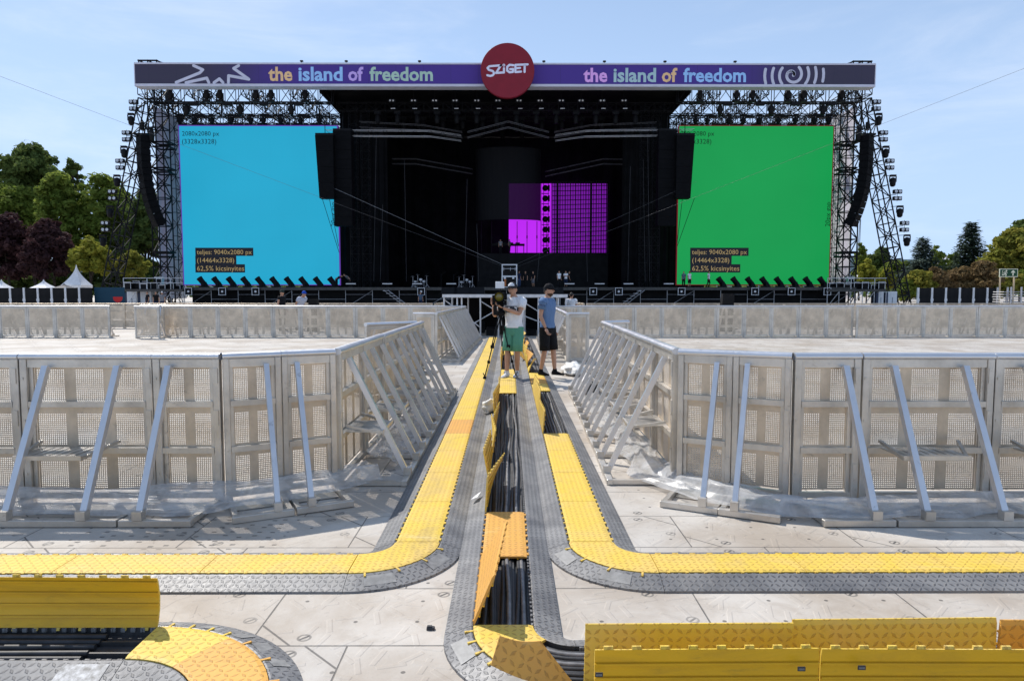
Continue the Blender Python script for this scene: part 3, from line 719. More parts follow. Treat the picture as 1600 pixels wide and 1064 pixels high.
c = gp(673, 983, 0); b = MB(); b.bbox((-.02, -.012, 0), (.02, .012, .014), .003); b.box((-.017, -.008, .0145), (.006, .008, .019)); tag(b.build('cable_clip', M['ink'], None, c), 'small black plastic clip lying on the ground left of the middle bend', 'clip')
for i, (px, py, s_) in enumerate(((598, 905, .012), (1180, 905, .012))):
    c = gp(px, py, 0); b = MB(); b.ball((0, 0, 0), 1, 7, 5); b.v = [(p[0] * s_ * (1 + .5 * NZ.noise(Vector(p) * 2 + Vector((i * 3, 0, 0)))), p[1] * s_ * .6, max(0, p[2]) * s_ * .35 + .001) for p in b.v]
    tag(b.build('dirt_crumb', M['rubber_plain'], None, c), ['flat dark dirt crumb near the left bend', 'dirt crumb on the panels behind the orange standing lids', 'dirt crumb on the ground right of the near left bend', 'dirt crumb right of the middle bend', 'dirt crumb before the right front barriers', 'dirt crumb at the corner of the right barriers', 'tiny dirt crumb left of the middle bend'][i], 'crumb')
# ------------------------------------------------------------------ stage
YS = 74.0
def text_polys(body, off=0.0):
    cu = bpy.data.curves.new('lettering', 'FONT'); cu.body = body; cu.offset = off; cu.resolution_u = 2
    o = bpy.data.objects.new('lettering', cu); COL.objects.link(o)
    me = bpy.data.meshes.new_from_object(o)
    vs = [(v.co.x, v.co.y) for v in me.vertices]; fs = [tuple(p.vertices) for p in me.polygons]
    bpy.data.objects.remove(o); bpy.data.curves.remove(cu); bpy.data.meshes.remove(me)
    x0 = min(v[0] for v in vs); x1 = max(v[0] for v in vs); y1 = max(v[1] for v in vs)
    return vs, fs, x0, x1, y1
def put_text(b, body, px0, px1, ybase, Y, mi, ytop=None, off=0.0, vertical=None, Yref=None):
    vs, fs, x0, x1, y1 = text_polys(body, off)
    a = at(px0, ybase, Y); c = at(px1, ybase, Y); k = (c.x - a.x) / (x1 - x0)
    kz = k if ytop is None else (at(px0, ytop, Y).z - a.z) / y1
    if vertical is not None:   # reads bottom to top; px0 is the baseline x, ybase/vertical the lower and upper ends
        p = at(px0, ybase, Y); q = at(px0, vertical, Y); k = (q.z - p.z) / (x1 - x0)
        b.add([(p.x - v[1] * k, Y, p.z + (v[0] - x0) * k) for v in vs], fs, mi); return
    b.add([(a.x + (v[0] - x0) * k, Y, a.z + v[1] * kz) for v in vs], fs, mi)
def ribbon(b, pts, wid, Y, mi, close=False, round_=True):
    for i in range(len(pts) - 1):
        (x0, z0), (x1, z1) = pts[i], pts[i + 1]; L = math.hypot(x1 - x0, z1 - z0)
        if L < 1e-6: continue
        nx, nz_ = -(z1 - z0) / L * wid / 2, (x1 - x0) / L * wid / 2; y = Y - .002 * (i % 2)
        b.quad((x0 - nx, y, z0 - nz_), (x1 - nx, y, z1 - nz_), (x1 + nx, y, z1 + nz_), (x0 + nx, y, z0 + nz_), mi)
    if round_:
        for i, (x, z) in enumerate(pts): b.add([(x + cos(2 * pi * k / 12) * wid / 2, Y - .004 - .001 * (i % 3), z + sin(2 * pi * k / 12) * wid / 2) for k in range(12)], [tuple(range(12))], mi)
# roof fascia with its printed banner
fl = at(211, 116, YS).x; fr = at(1367, 117, YS).x; ft = at(789, 101.5, YS).z; fbz = at(789, 132, YS).z; fc = (fl + fr) / 2
g = G('banner_print', .6, 0, .2); x, y, z = g.xyz()
ctr = (x.abs() * (1 / ((fr - fl) / 2))); n = g.noise(.25, 2, .5)
colr = g.mix((ctr + (n - .5) * .12).step(.52, .86), (.085, .045, .27), (.060, .052, .085)); colr = g.mix(((x / 2.9).fract() - .5).abs().step(.485, .5) * .35, colr, (.03, .03, .05)); g.color(colr); M['banner'] = g.mat
def flat(name, c, r=.55): M[name] = plain(name.replace(' ', '_'), c, r, 0, .06, 1.0, .3); return M[name]
for nm, c in (('trim', (.62, .6, .68)), ('peach', (.90, .56, .28)), ('sky_blue', (.36, .60, .95)), ('lilac', (.62, .42, .85)), ('sage', (.46, .62, .50)), ('pink', (.85, .42, .85)), ('grey_green', (.45, .62, .62)), ('light_grey', (.62, .60, .70)), ('maroon', (.24, .012, .026)), ('logo_white', (.78, .76, .9))): flat(nm, c)
t = empty('stage_fascia', (fc, YS, 0), 0, 'long purple banner fascia along the stage roof, printed with the island of freedom', 'banner')
b = MB(); b.box((fl - fc, 0, fbz), (fr - fc, 1.1, ft), 0)
tm = MB(); tm.box((fl - fc - .05, -.06, ft + .005), (fr - fc + .05, 1.15, ft + .17)); tm.box((fl - fc - .05, -.09, fbz - .27), (fr - fc + .05, 1.15, fbz - .01)); tm.box((fl - fc - .09, -.03, fbz), (fl - fc - .003, 1.1, ft)); tm.box((fr - fc + .003, -.03, fbz), (fr - fc + .09, 1.1, ft))
b.M = Matrix.Translation((-fc, -YS, 0)); Yt = YS - .02
cols = {'peach': 1, 'sky_blue': 2, 'lilac': 3, 'sage': 4, 'pink': 5, 'grey_green': 6, 'light_grey': 7}
for body, p0, p1, cn in (('the', 419.5, 457, 'peach'), ('island', 466.5, 535.5, 'sky_blue'), ('of', 544, 568, 'lilac'), ('freedom', 577.5, 676.5, 'sage'), ('the', 911.5, 949, 'pink'), ('island', 958.5, 1025, 'grey_green'), ('of', 1034, 1058, 'peach'), ('freedom', 1067.5, 1165.5, 'sky_blue')):
    put_text(b, body, p0, p1, 126.2 if p0 < 800 else 128, Yt, cols[cn], 104.8 if p0 < 800 else 106.5, .028)
def zpt(zx, zy, ox, oy, sc): p = at(ox + zx / sc, oy + zy / sc, Yt); return (p.x, p.z)
for line in (((545, 122), (622, 157), (598, 182), (400, 262)), ((482, 264), (655, 226), (672, 264)), ((715, 264), (760, 232), (790, 264)), ((835, 264), (836, 206), (1005, 236), (878, 146), (920, 122))):
    ribbon(b, [zpt(x_, y_, 200, 80, 5.32) for x_, y_ in line], .30, Yt, 7)
pts = []
k = 0
for k in range(0, 330):
    th = -2.15 * pi + k * (2 * pi / 48); r_ = 95 + 38.5 * th / pi
    if r_ < 10 or r_ > 345: continue
    pts.append((520 + r_ * cos(th) * (1 if r_ < 120 else 1.0), 250 - r_ * sin(th)))
seg = []
for p in pts + [(0, -999)]:
    if 168 < p[1] < 349: seg.append(p)
    else:
        if len(seg) > 1: ribbon(b, [zpt(q[0], q[1], 1160, 80, 6.667) for q in seg], .30, Yt, 7)
        seg = []
b.M = None
b.build('banner', [M['banner']] + [M[k_] for k_ in cols], t); tm.build('trim', M['trim'], t)
# round emblem
dc = at(793, 110.5, YS - 1.2); dr = (at(835, 110, YS - 1.2).x - at(751, 110, YS - 1.2).x) / 2
t = empty('round_sign', (dc.x, dc.y, 0), 0, 'round dark red sign with white lettering in the middle of the stage roof', 'sign')
b = MB(); b.lathe([(dr - .03, .0), (dr, .03), (dr, .45), (dr - .05, .5)], (0, 0, dc.z), 64, 0, 'y', False)
q = lambda L_: [((lambda p: (p.x - dc.x, p.z))(at(740 + x_ / 6.154, 60 + y_ / 6.154, YS - 1.2))) for x_, y_ in L_]
for line in ([(262, 263), (200, 268), (152, 272), (134, 288), (146, 306), (185, 318), (198, 338), (185, 358), (160, 365), (132, 358)], [(262, 263), (216, 336), (292, 331), (292, 292)], [(382, 262), (346, 258), (323, 278), (323, 314), (345, 330), (378, 326), (380, 298), (352, 300)], [(520, 254), (402, 259), (402, 328), (456, 323)], [(402, 292), (446, 288)], [(492, 254), (490, 326)]):
    ribbon(b, q(line), (20 / 6.154) * (YS - 1.2) / F, -.012, 1)
ribbon(b, q([(291 + 10 * cos(a), 262 + 10 * sin(a)) for a in [i * pi / 6 for i in range(13)]]), .09, -.012, 1, False, False)
b.build('disc', [M['maroon'], M['logo_white']], t)
# ---- trusses
def truss(name, p, q, wid, hgt, bay, r, mat, label, cat='truss', group=None, faces='both', up=(0, 0, 1)):
    p = Vector(p); q = Vector(q); d = (q - p); L = d.length; d.normalize(); u = Vector(up)
    if abs(d.dot(u)) > .9: u = Vector((0, 1, 0))
    x = d.cross(u).normalized(); y = x.cross(d).normalized()
    b = MB(); C = [(sx * wid / 2, sy * hgt / 2) for sx, sy in ((-1, -1), (1, -1), (1, 1), (-1, 1))]
    P = lambda c, s: p + x * c[0] + y * c[1] + d * s - p
    for c in C: b.bar(P(c, 0), P(c, L), r, None, 6)
    nb = max(1, round(L / bay)); bl = L / nb
    for i in range(nb + 1):
        for j in range(4): b.bar(P(C[j], i * bl), P(C[(j + 1) % 4], i * bl), r * .6, None, 4)
    for i in range(nb):
        for j in range(4):
            if faces == 'sides' and j in (0, 2): continue
            a, e = (C[j], C[(j + 1) % 4]) if (i + j) % 2 else (C[(j + 1) % 4], C[j])
            b.bar(P(a, i * bl), P(e, (i + 1) * bl), r * .55, None, 4)
    o = b.build(name, mat, None, p); return tag(o, label, cat, group)
SXm = lambda px: 1578 - px      # the stage is symmetrical about this column
BM = M['black_metal']
for side in (0, 1):
    X = (lambda px: px) if side == 0 else SXm
    nm = 'left' if side == 0 else 'right'; GT = f'roof trusses over the {nm} screen'
    # cross trusses, one behind the other
    for i, (Y, yb, h_, b_) in enumerate(((76.5, 161, 2.1, 1.5), (83, 180, 1.35, 1.3), (86, 194, .8, .9))):
        z0 = at(X(300), yb, Y).z; pl = at(X(243), yb, Y); pr_ = at(X(531 if i else 520), yb, Y)
        truss('roof_truss', (pl.x, Y, z0 + h_ / 2), (pr_.x, Y, z0 + h_ / 2), .8, h_, b_, .11, BM, f'black roof truss over the {nm} screen, {["front and deepest", "middle", "rearmost and lowest"][i]} of three', group=GT)
    for i, px in enumerate((225, 300, 385, 460)):
        p = at(X(px), 134, 76); truss('roof_truss', (p.x, 75.4, p.z - .35), (p.x, 101, p.z - .35), .8, 1.5, 1.5, .1, BM, f'black roof truss running to the rear over the {nm} screen, {["outermost", "second", "third", "innermost"][i]}', group=GT)
    # tower
    p = at(X(257), 440, 77.5)
    truss('stage_tower', (p.x, 77.5, 0), (p.x, 77.5, at(X(257), 136, 77.5).z), 1.55, 1.55, 1.55, .16, BM, f'black lattice tower carrying the {nm} end of the stage roof', 'tower', 'stage towers')
    p2 = at(X(276), 440, 83)
    truss('stage_tower', (p2.x, 83, 0), (p2.x, 83, at(X(276), 165, 83).z), 1.2, 1.2, 1.4, .1, BM, f'thinner lattice tower behind the {nm} end tower', 'tower', 'stage towers')
    for i, yy in enumerate((228, 268, 398)):
        c = at(X(257), yy, 77.5); b = MB()
        for sx, sy in ((0, -1), (0, 1), (-1, 0), (1, 0)):
            for dz in (-.25, .25): b.cbox((sx * .85, sy * .85, dz), (.12 if sx else 1.8, .12 if sy else 1.8, .16))
        o = b.build('tower_sleeve', BM, None, (c.x, 77.5, c.z)); tag(o, f'black sleeve block round the {nm} stage tower, {["topmost", "middle", "lowest"][i]} of three', 'sleeve block', f'sleeve blocks on the {nm} tower')
    # side scrim
    p = at(X(246), 300, 79); zt_ = at(X(246), 166, 79).z
    b = MB(); b.box((-.03, 0, 1.0), (.03, 6.2, zt_)); b.box((-.05, -.05, 1.0), (.05, -.003, zt_))
    o = b.build('side_scrim', M['scrim'] if 'scrim' in M else M.setdefault('scrim', plain('scrim_cloth', (.62, .6, .68), .8, 0, .12, .5)), None, (p.x, 79, 0)); tag(o, f'pale fabric screen closing the {nm} end of the stage', 'fabric screen')
    # leaning lamp truss
    p = at(X(168), 466, 75.5); q_ = at(X(231), 158, 75.5)
    truss('leaning_truss', (p.x, 75.5, 0), (q_.x, 75.5, q_.z), 1.35, 1.35, 1.35, .14, BM, f'leaning black lattice truss hung with lamps at the {nm} of the stage', 'truss', 'leaning lamp trusses', up=(0, 1, 0))
    for i, (lx, ly) in enumerate(((209, 164), (198, 212), (188, 256), (176, 304), (165, 353))):
        c = at(X(lx), ly, 75); t = empty('blinder_lamp', c, 0, f'double blinder lamp on the {nm} leaning truss, {["topmost", "second from top", "middle", "fourth from top", "lowest"][i]}', 'stage lamp', f'blinder lamps on the {nm} leaning truss')
        b = MB()
        for dz in (-.42, .30):
            b.bbox((-.46, -.18, dz - .22), (.46, .18, dz + .2), .04, 0)
            for dx in (-.22, .22): b.lathe([(.16, 0), (.13, .03)], (dx, -.20, dz), 10, 1, 'y')
        b.build('lamp_head', [BM, M['steel']], t); c2 = MB(); c2.bar((-.1, .05, .0), (.95 if side == 0 else -.95, .3, -.1), .07, None, 6); c2.bar((0, .0, -.75), (0, 0, .6), .05, None, 6); c2.build('bracket', BM, t)
    for i, (lx, ly) in enumerate(((205, 187), (194, 238), (183, 283), (172, 331), (161, 376))):
        c = at(X(lx), ly, 75); t = empty('moving_head_lamp', c, 0, f'black moving head lamp on the {nm} leaning truss, {["topmost", "second from top", "middle", "fourth from top", "lowest"][i]}', 'stage lamp', f'moving heads on the {nm} leaning truss')
        b = MB(); b.lathe([(.14, -.62), (.27, -.5), (.31, -.1), (.27, .25), (.1, .36)], (0, 0, 0), 12); b.build('lamp_head', BM, t)
        b = MB(); b.box((-.3, -.16, .46), (.3, .16, .66)); b.box((-.38, -.07, -.12), (-.32, .07, .5)); b.box((.32, -.07, -.12), (.38, .07, .5)); b.bar((0, 0, .6), (.9 if side == 0 else -.9, .2, .56), .07, None, 6); b.build('yoke', BM, t)
    # outer line array: cabinets hung in a curve
    c0 = at(X(223), 213, 75); t = empty('line_array', (c0.x, 75, c0.z), 0, f'curved black loudspeaker array hanging at the outer {nm} of the stage', 'loudspeaker array', 'outer loudspeaker arrays')
    f = Vector((-.72 if side == 0 else .72, -.69, 0)); sd_ = Vector((-f.y, f.x, 0)); pos = Vector((0, 0, 0)); hh = .69
    for i in range(14):
        a = R(-1 + 25 * (i / 13) ** 1.7); dn = Vector((0, 0, -1)) * cos(a) - f * sin(a); fw = f * cos(a) + Vector((0, 0, -1)) * sin(a)
        b = MB(); m_ = Matrix((sd_, fw, -dn)).transposed().to_4x4(); m_.translation = pos + dn * hh / 2; b.M = m_
        b.bbox((-.88, -.45, -hh / 2 + .012), (.88, .45, hh / 2 - .012), .03); b.box((-.5, -.62, -hh / 2 + .13), (.5, -.452, hh / 2 - .05))
        for k in (-.2, 0, .2): b.box((-.72, .452, k - .03), (.72, .462, k + .03))
        b.build('cabinet', M['speaker_black'], t); pos += dn * hh
    b = MB(); b.box((-.7, -.5, .02), (.7, .5, .22)); b.bar((0, 0, .2), (0, 0, 3.6), .07, None, 6); b.bbox((-.16, -.16, .6), (.16, .16, 1.5), .04); b.build('flying_frame', BM, t)
    c1 = at(X(237), 208, 74.6); b = MB(); b.lathe([(.05, -.9), (.24, -.8), (.28, -.1), (.2, .3), (.06, .4)], (0, 0, 0), 10); b.M = Matrix.Rotation(R(-18 if side == 0 else 18), 4, 'Y'); b.box((-.4, -.1, .42), (.4, .1, .6)); tag(b.build('moving_head_lamp', BM, None, c1), f'black moving head lamp beside the top of the outer {nm} array', 'stage lamp')
    # inner arrays
    for i, (p0, p1, y0, y1, Y, nrow) in enumerate(((494, 522, 213, 311, 76, 4), (521.5, 550, 206, 354, 76.8, 10))):
        a0 = at(X(p0), y0, Y); a1 = at(X(p1), y0, Y); b0 = at(X(p0 + 7 if i == 0 else p0), y1, Y); xw = abs(a1.x - a0.x)
        t = empty('line_array', ((a0.x + a1.x) / 2, Y, a0.z), 0, f'{"flat-faced loudspeaker stack of four big boxes hanging" if i == 0 else "tall dark loudspeaker array hanging"} at the inner edge of the {nm} screen', 'loudspeaker array', 'inner loudspeaker arrays')
        H_ = a0.z - b0.z; hh = H_ / nrow
        for r_ in range(nrow):
            b = MB(); ka, kb = [(b0.x - a0.x) * u / nrow * (1 if i == 0 else 0) for u in (r_ + .03, r_ + .97)]; xm_ = (a0.x + a1.x) / 2
            poly = [(a0.x - xm_ + kb, -hh * (r_ + 1) + .012), (a1.x - xm_, -hh * (r_ + 1) + .012), (a1.x - xm_, -hh * r_ - .012), (a0.x - xm_ + ka, -hh * r_ - .012)]
            b.prism(poly if side == 0 else poly[::-1], -.5, .6); b.build('cabinet', M['speaker_black'], t)
        b = MB(); b.box((-xw / 2, -.4, .02), (xw / 2, .5, .25)); b.bar((0, 0, .2), (0, 0, 1.6), .08, None, 6); b.build('flying_frame', BM, t)
    # black side drapes
    a0 = at(X(533), 300, 82); a1 = at(X(606), 300, 82); xs = sorted((a0.x - a0.x, a1.x - a0.x))
    b = MB(); n_ = 24; zt2 = 23.2
    for i in range(n_):
        u0, u1 = i / n_, (i + 1) / n_; b.quad((xs[0] + (xs[1] - xs[0]) * u0, .12 * sin(i * 2.1), 1), (xs[0] + (xs[1] - xs[0]) * u1, .12 * sin((i + 1) * 2.1), 1), (xs[0] + (xs[1] - xs[0]) * u1, .12 * sin((i + 1) * 2.1), zt2), (xs[0] + (xs[1] - xs[0]) * u0, .12 * sin(i * 2.1), zt2))
    b.box((-.05, .2, 1) if side == 0 else (-.05, .2, 1), (.05, 19, zt2))
    tag(b.build('side_drape', M['drape'], None, (a0.x, 82, 0)), f'black drape wall between the {nm} screen and the stage opening', 'drape')
    for i in range(2):   # inner towers in front of the drapes
        p = at(X(574 - 18 * i), 440, 80.5)
        truss('stage_tower', (p.x, 80.5, 2.25), (p.x, 80.5, 23), .9, .9, 1.0, .07, BM, f'dark lattice tower in front of the {nm} black drape, {["inner", "outer"][i]} one', 'tower', 'inner stage towers')
    # lamps along the wing trusses
    for r_, (Y, yy, n_, sc) in enumerate(((76.5, 160, 9, 1.0), (83, 180, 9, .85), (86, 194, 16, .62))):
        for i in range(n_):
            px = 268 + (508 - 268) * (i + .5 * (r_ % 2)) / n_ + random.uniform(-5, 5); c = at(X(px), yy, Y - .6)
            b = MB(); s_ = sc; up_ = r_ == 0 and i % 3 != 1
            sg = 1 if up_ else -1
            b.lathe([(.12 * s_, .3 * s_ * sg), (.26 * s_, .45 * s_ * sg), (.3 * s_, .9 * s_ * sg), (.22 * s_, 1.35 * s_ * sg), (.08 * s_, 1.4 * s_ * sg)], (0, 0, 0), 10); b.cbox((0, 0, .12 * sg * s_), (.62 * s_, .4 * s_, .26 * s_)); b.box((-.4 * s_, -.08, min(0, .95 * sg * s_)), (-.31 * s_, .08, max(0, .95 * sg * s_))); b.box((.31 * s_, -.08, min(0, .95 * sg * s_)), (.4 * s_, .08, max(0, .95 * sg * s_)))
            if i % 2: b.cbox((.85 * s_, 0, -.2 * s_), (.9 * s_, .3, .36 * s_)); b.bar((.3 * s_, 0, 0), (.8 * s_, 0, 0), .07, None, 6)
            tag(b.build('moving_head_lamp', BM, None, c), f'{["big", "black", "small"][r_]} lamp on the {["front", "middle", "rearmost"][r_]} truss over the {nm} screen, {nth(i)} from outside', 'stage lamp', f'lamps over the {nm} screen')
    # lamps standing in front of the screen
    for i in range(10):
        px = (318 + 22.6 * i) if side == 0 else (1120 + 22.6 * (i - 1) + 8)
        if side == 1 and i in (0, 9): continue
        c = at(px, 448, 77); t = empty('search_light', (c.x, 77, 2.25), 0, f'tilted black search light on the deck under the {nm} screen, {nth(i - side)} from the left', 'search light', f'search lights under the {nm} screen')
        b = MB(); b.M = Matrix.Translation((0, 0, .5)) @ Matrix.Rotation(R(-38), 4, 'Y'); b.lathe([(.24, -.5), (.30, -.4), (.30, .5), (.34, .75), (.30, .76)], (0, 0, 0), 12); b.build('lamp_head', BM, t)
        b = MB(); b.box((-.4, -.3, .0), (.5, .3, .2)); b.box((-.1, -.4, .1), (.2, -.34, .65)); b.box((-.1, .34, .1), (.2, .4, .65)); b.build('yoke', BM, t)
# roof skin and walls
cl_ = at(499, 134, 75.4); cr_ = at(1080, 134, 75.4); zc = cl_.z + .25
b = MB(); b.box((cl_.x, 75.3, zc), (cr_.x, 102, zc + .3)); b.box((cl_.x, 75.3, zc - 1.0), (cl_.x + .2, 102, zc - .003)); b.box((cr_.x - .2, 75.3, zc - 1.0), (cr_.x, 102, zc - .003))
tag(b.build('stage_roof', M['drape']), 'black roof skin over the middle of the stage', 'roof')
b = MB(); xa, xb = at(560, 300, 101).x - 8, at(1018, 300, 101).x + 8
n_ = 90
for i in range(n_):
    u0, u1 = xa + (xb - xa) * i / n_, xa + (xb - xa) * (i + 1) / n_
    b.quad((u0, 101 + .15 * sin(i * 1.9), 1), (u1, 101 + .15 * sin((i + 1) * 1.9), 1), (u1, 101 + .15 * sin((i + 1) * 1.9), zc - .05), (u0, 101 + .15 * sin(i * 1.9), zc - .05))
tag(b.build('back_drape', M['drape']), 'black pleated drape across the back of the stage', 'drape')
for i in range(4):
    Y = 79 + 5.5 * i; z_ = at(789, [168, 178, 184, 196][i], Y).z
    truss('roof_truss', (cl_.x + 1, Y, z_), (cr_.x - 1, Y, z_), .7, .9, 1.1, .08, BM, f'dark cross truss under the black stage roof, {nth(i)} from the front', group='trusses under the black roof')
    for k in range(14):
        c = at(590 + 31 * k + 9 * (i % 2), [168, 178, 184, 196][i], Y); b = MB(); b.lathe([(.1, -.3), (.25, -.5), (.3, -1.0), (.2, -1.4)], (0, 0, 0), 8); b.cbox((0, 0, -.25), (.7, .5, .3))
        tag(b.build('moving_head_lamp', BM, None, (c.x, Y, z_ - .4)), f'dark lamp under the black roof on the {nth(i)} cross truss, {nth(k)} from left', 'stage lamp', 'lamps under the black roof')
for k, px in enumerate((612, 646, 679, 711, 745, 778, 811, 844, 877, 908, 941, 975)):
    c = at(px, 157.5, 77.5); b = MB()
    for dx in (-.17, .17): b.lathe([(.07, 0), (.11, -.05), (.02, -.07)], (dx, 0, 0), 8, 1, 'y')  # white lens colour stands for light reflected in the unlit glass
    b.box((-.4, .003, -.18), (.4, .25, .18), 0); b.bar((0, .12, .1), (0, .12, 1.2), .05)
    b.bar((.14, .1, -.17), (.14, -.01, -.84), .04); b.box((-.1, -.05, -.9), (.38, .02, -.84), 1)
    tag(b.build('twin_lamp', [BM, M['white_paint']], None, c), f'twin lamp with lenses whitened for reflection under the roof edge, {nth(k)} from the left', 'stage lamp', 'twin lamps under the roof edge')
# pale trusses inside the opening
def vtruss(pts, Y, label, m='dim_steel', r_=.06):
    b = MB(); P = [at(x_, y_, Y + dy) for x_, y_, dy in pts]; o0 = P[0].copy()
    for i in range(len(P) - 1):
        for dz in (0, -.62):
            for dy in (0, .55): b.bar(P[i] + Vector((0, dy, dz)) - o0, P[i + 1] + Vector((0, dy, dz)) - o0, r_, None, 6, 0)
        L = (P[i + 1] - P[i]).length; nb = max(1, int(L / .8))
        for k in range(nb):
            a = P[i].lerp(P[i + 1], k / nb) - o0; e = P[i].lerp(P[i + 1], (k + 1) / nb) - o0
            b.bar(a + Vector((0, 0, -.62 * (k % 2))), e + Vector((0, 0, -.62 * ((k + 1) % 2))), .03, None, 4, 1)
    return tag(b.build('lighting_truss', [M[m], BM], None, o0), label, 'truss', 'pale trusses in the stage opening')
vtruss([(508, 203, 0), (672, 204, 0), (720, 211, 3)], 77, 'pale bent lighting truss under the roof, left of the middle', 'white_steel', .05)
vtruss([(1085, 202, 0), (915, 204, 0), (868, 211, 3)], 77, 'pale bent lighting truss under the roof, right of the middle', 'white_steel', .05)
vtruss([(561, 190, 0), (660, 195, 0), (722, 206, 2)], 80, 'dim upper lighting truss under the roof, left of the middle')
vtruss([(1026, 191, 0), (925, 195, 0), (866, 206, 2)], 80, 'dim upper lighting truss under the roof, right of the middle')
vtruss([(730, 206, 0), (794, 189.5, -2), (858, 206, 0)], 79, 'pale chevron truss under the middle of the roof')
vtruss([(612, 248, 0), (649, 248, 0), (738, 264, 4)], 88, 'lower bent lighting truss inside the stage, left of the middle')
vtruss([(978, 249, 0), (943, 248, 0), (852, 268, 4)], 88, 'lower bent lighting truss inside the stage, right of the middle')
# side screens
def glow(name, c, s=1.0):
    g = G(name, .5, 0, .2); g.color((.01, .01, .01)); x, y, z = g.xyz(); n = g.noise(.12, 2, .5); seam = ((x / 1.33).fract() - .5).abs().step(.485, .5).max(((z / 1.33).fract() - .5).abs().step(.485, .5))
    cc = g.mix(n.step(.3, .8) * .5 + seam * .25, c, tuple(v * .86 for v in c)); g.emit(cc, s); return g.mat
k_ = 1.07 / (2 ** .25)
M['cyan'] = glow('cyan_screen', tuple(v * k_ for v in lin(33, 162, 200))); M['green'] = glow('green_screen', tuple(v * k_ for v in lin(16, 150, 74)))
M['purple'] = glow('purple_screen', tuple(v * k_ for v in lin(186, 40, 240))); M['dim_purple'] = glow('dim_purple_screen', tuple(v * k_ for v in lin(108, 23, 150)))
M['edge_purple'] = glow('purple_edge', lin(105, 60, 180), .7); M['edge_red'] = glow('red_edge', lin(120, 24, 34), .55); M['screen_ink'] = glow('screen_black', lin(24, 24, 34), .7); M['screen_dark'] = glow('screen_text_dark', lin(10, 38, 52), .5); M['screen_dark2'] = glow('screen_text_dark_green', lin(4, 34, 18), .5); M['screen_gold'] = glow('screen_text_gold', lin(170, 150, 105), .7)
def screen(p0, p1, off, face, edge, label, ink):
    Y = 80; a = at(p0, 321, Y); c = at(p1, 321, Y); zb_ = at(p0, 444.5, Y).z; zt_ = at(p0, 197.5, Y).z
    t = empty('led_screen', ((a.x + c.x) / 2, Y, zb_), 0, label, 'led screen', 'side screens of the stage'); mx_ = (a.x + c.x) / 2; hw = (c.x - a.x) / 2
    b = MB(); b.box((-hw, 0, 0), (hw, .25, zt_ - zb_), 0); b.M = Matrix.Translation((-mx_, -Y, -zb_)); Yt = Y - .02
    for body, q0, q1, yb in (('2080x2080 px', 284.5, 342.5, 212.5), ('(3328x3328)', 284.5, 338, 225)): put_text(b, body, q0 + off, q1 + off, yb, Yt, 2)
    put_text(b, '20px gap', 524.5 + (1296.5 - 524.5 if off else 0), 0, 354, Yt, 2, vertical=316)
    for q0, q1, y0, y1 in ((305, 396, 387.3, 400), (305, 369.5, 400, 413), (305, 383, 413, 426)):
        m0 = at(q0 + off, y0, Yt); m1 = at(q1 + off, y1, Yt); b.quad((m0.x, Yt, m1.z), (m1.x, Yt, m1.z), (m1.x, Yt, m0.z), (m0.x, Yt, m0.z), 1)
    for body, q0, q1, yb in (('teljes: 9040x2080 px', 307.5, 393.5, 397.5), ('(14464x3328)', 308, 366, 410.3), ('62,5% kicsinyites', 308, 381.5, 423.2)): put_text(b, body, q0 + off, q1 + off, yb, Yt - .02, 3)
    b.M = None
    b.build('panel', [M[face], M['screen_ink'], M[ink], M['screen_gold']], t)
    b = MB(); h_ = zt_ - zb_
    b.box((-hw - .1, -.04, -.1), (-hw - .002, .22, h_ + .1)); b.box((hw + .002, -.04, -.1), (hw + .1, .22, h_ + .1)); b.box((-hw, -.04, h_ + .002), (hw, .22, h_ + .1)); b.box((-hw, -.04, -.1), (hw, .22, -.002)); b.build('border', M[edge], t)
    b = MB()
    for i in range(7): x_ = -hw + 2 * hw * i / 6; b.bar((x_, .6, -.2), (x_, .6, h_), .12)
    for i in range(5): b.bar((-hw, .6, h_ * i / 4), (hw, .6, h_ * i / 4), .1)
    b.build('support_frame', BM, t)
screen(284, 528.5, 0, 'cyan', 'edge_purple', 'big square cyan test screen with pixel sizes written on it', 'screen_dark')
screen(1059.5, 1298.5, 773.5, 'green', 'edge_red', 'big square green test screen with pixel sizes written on it', 'screen_dark2')
# middle screen, its grid, the hung panel and the lamp column
def rect_box(name, p0, p1, y0, y1, Y, d, mat, label, cat, zfloor=None):
    a = at(p0, y0, Y); c = at(p1, y1, Y); b = MB(); zb_ = c.z if zfloor is None else zfloor
    b.box((0, 0, zb_ - a.z), (c.x - a.x, d, 0)); return tag(b.build(name, mat, None, a), label, cat)
a = at(795, 287, 97); c = at(948, 395, 97); xm = at(862, 340, 97).x
t = empty('led_screen', (a.x, 97, c.z), 0, 'glowing purple screen at the back of the stage', 'led screen'); b = MB(); b.box((0, 0, 0), (xm - a.x, .2, a.z - c.z)); b.build('panel', M['purple'], t)
b = MB(); b.box((xm - a.x + .01, 0, 0), (c.x - a.x, .2, a.z - c.z)); tag(b.build('panel', M['dim_purple'], t), 'dimmer purple right part behind the black grid')
a = at(863, 284, 95); c = at(951, 397, 95); w_ = c.x - a.x; h_ = a.z - c.z; b = MB()
for i in range(23):
    x_ = w_ * i / 22; b.bar((x_, 0, -h_), (x_, 0, 0), .30 if i in (2, 15) else (.12 if i % 2 else .06), .1)
for i in range(17): z_ = -h_ * i / 16; b.bar((0, .15, z_ - .02 * i % .3), (w_, .15, z_ + .12), .30 if i == 8 else .06, .1)
tag(b.build('lattice_screen', M['black'], None, a), 'black lattice of thin bars hanging in front of the purple screen', 'lattice')
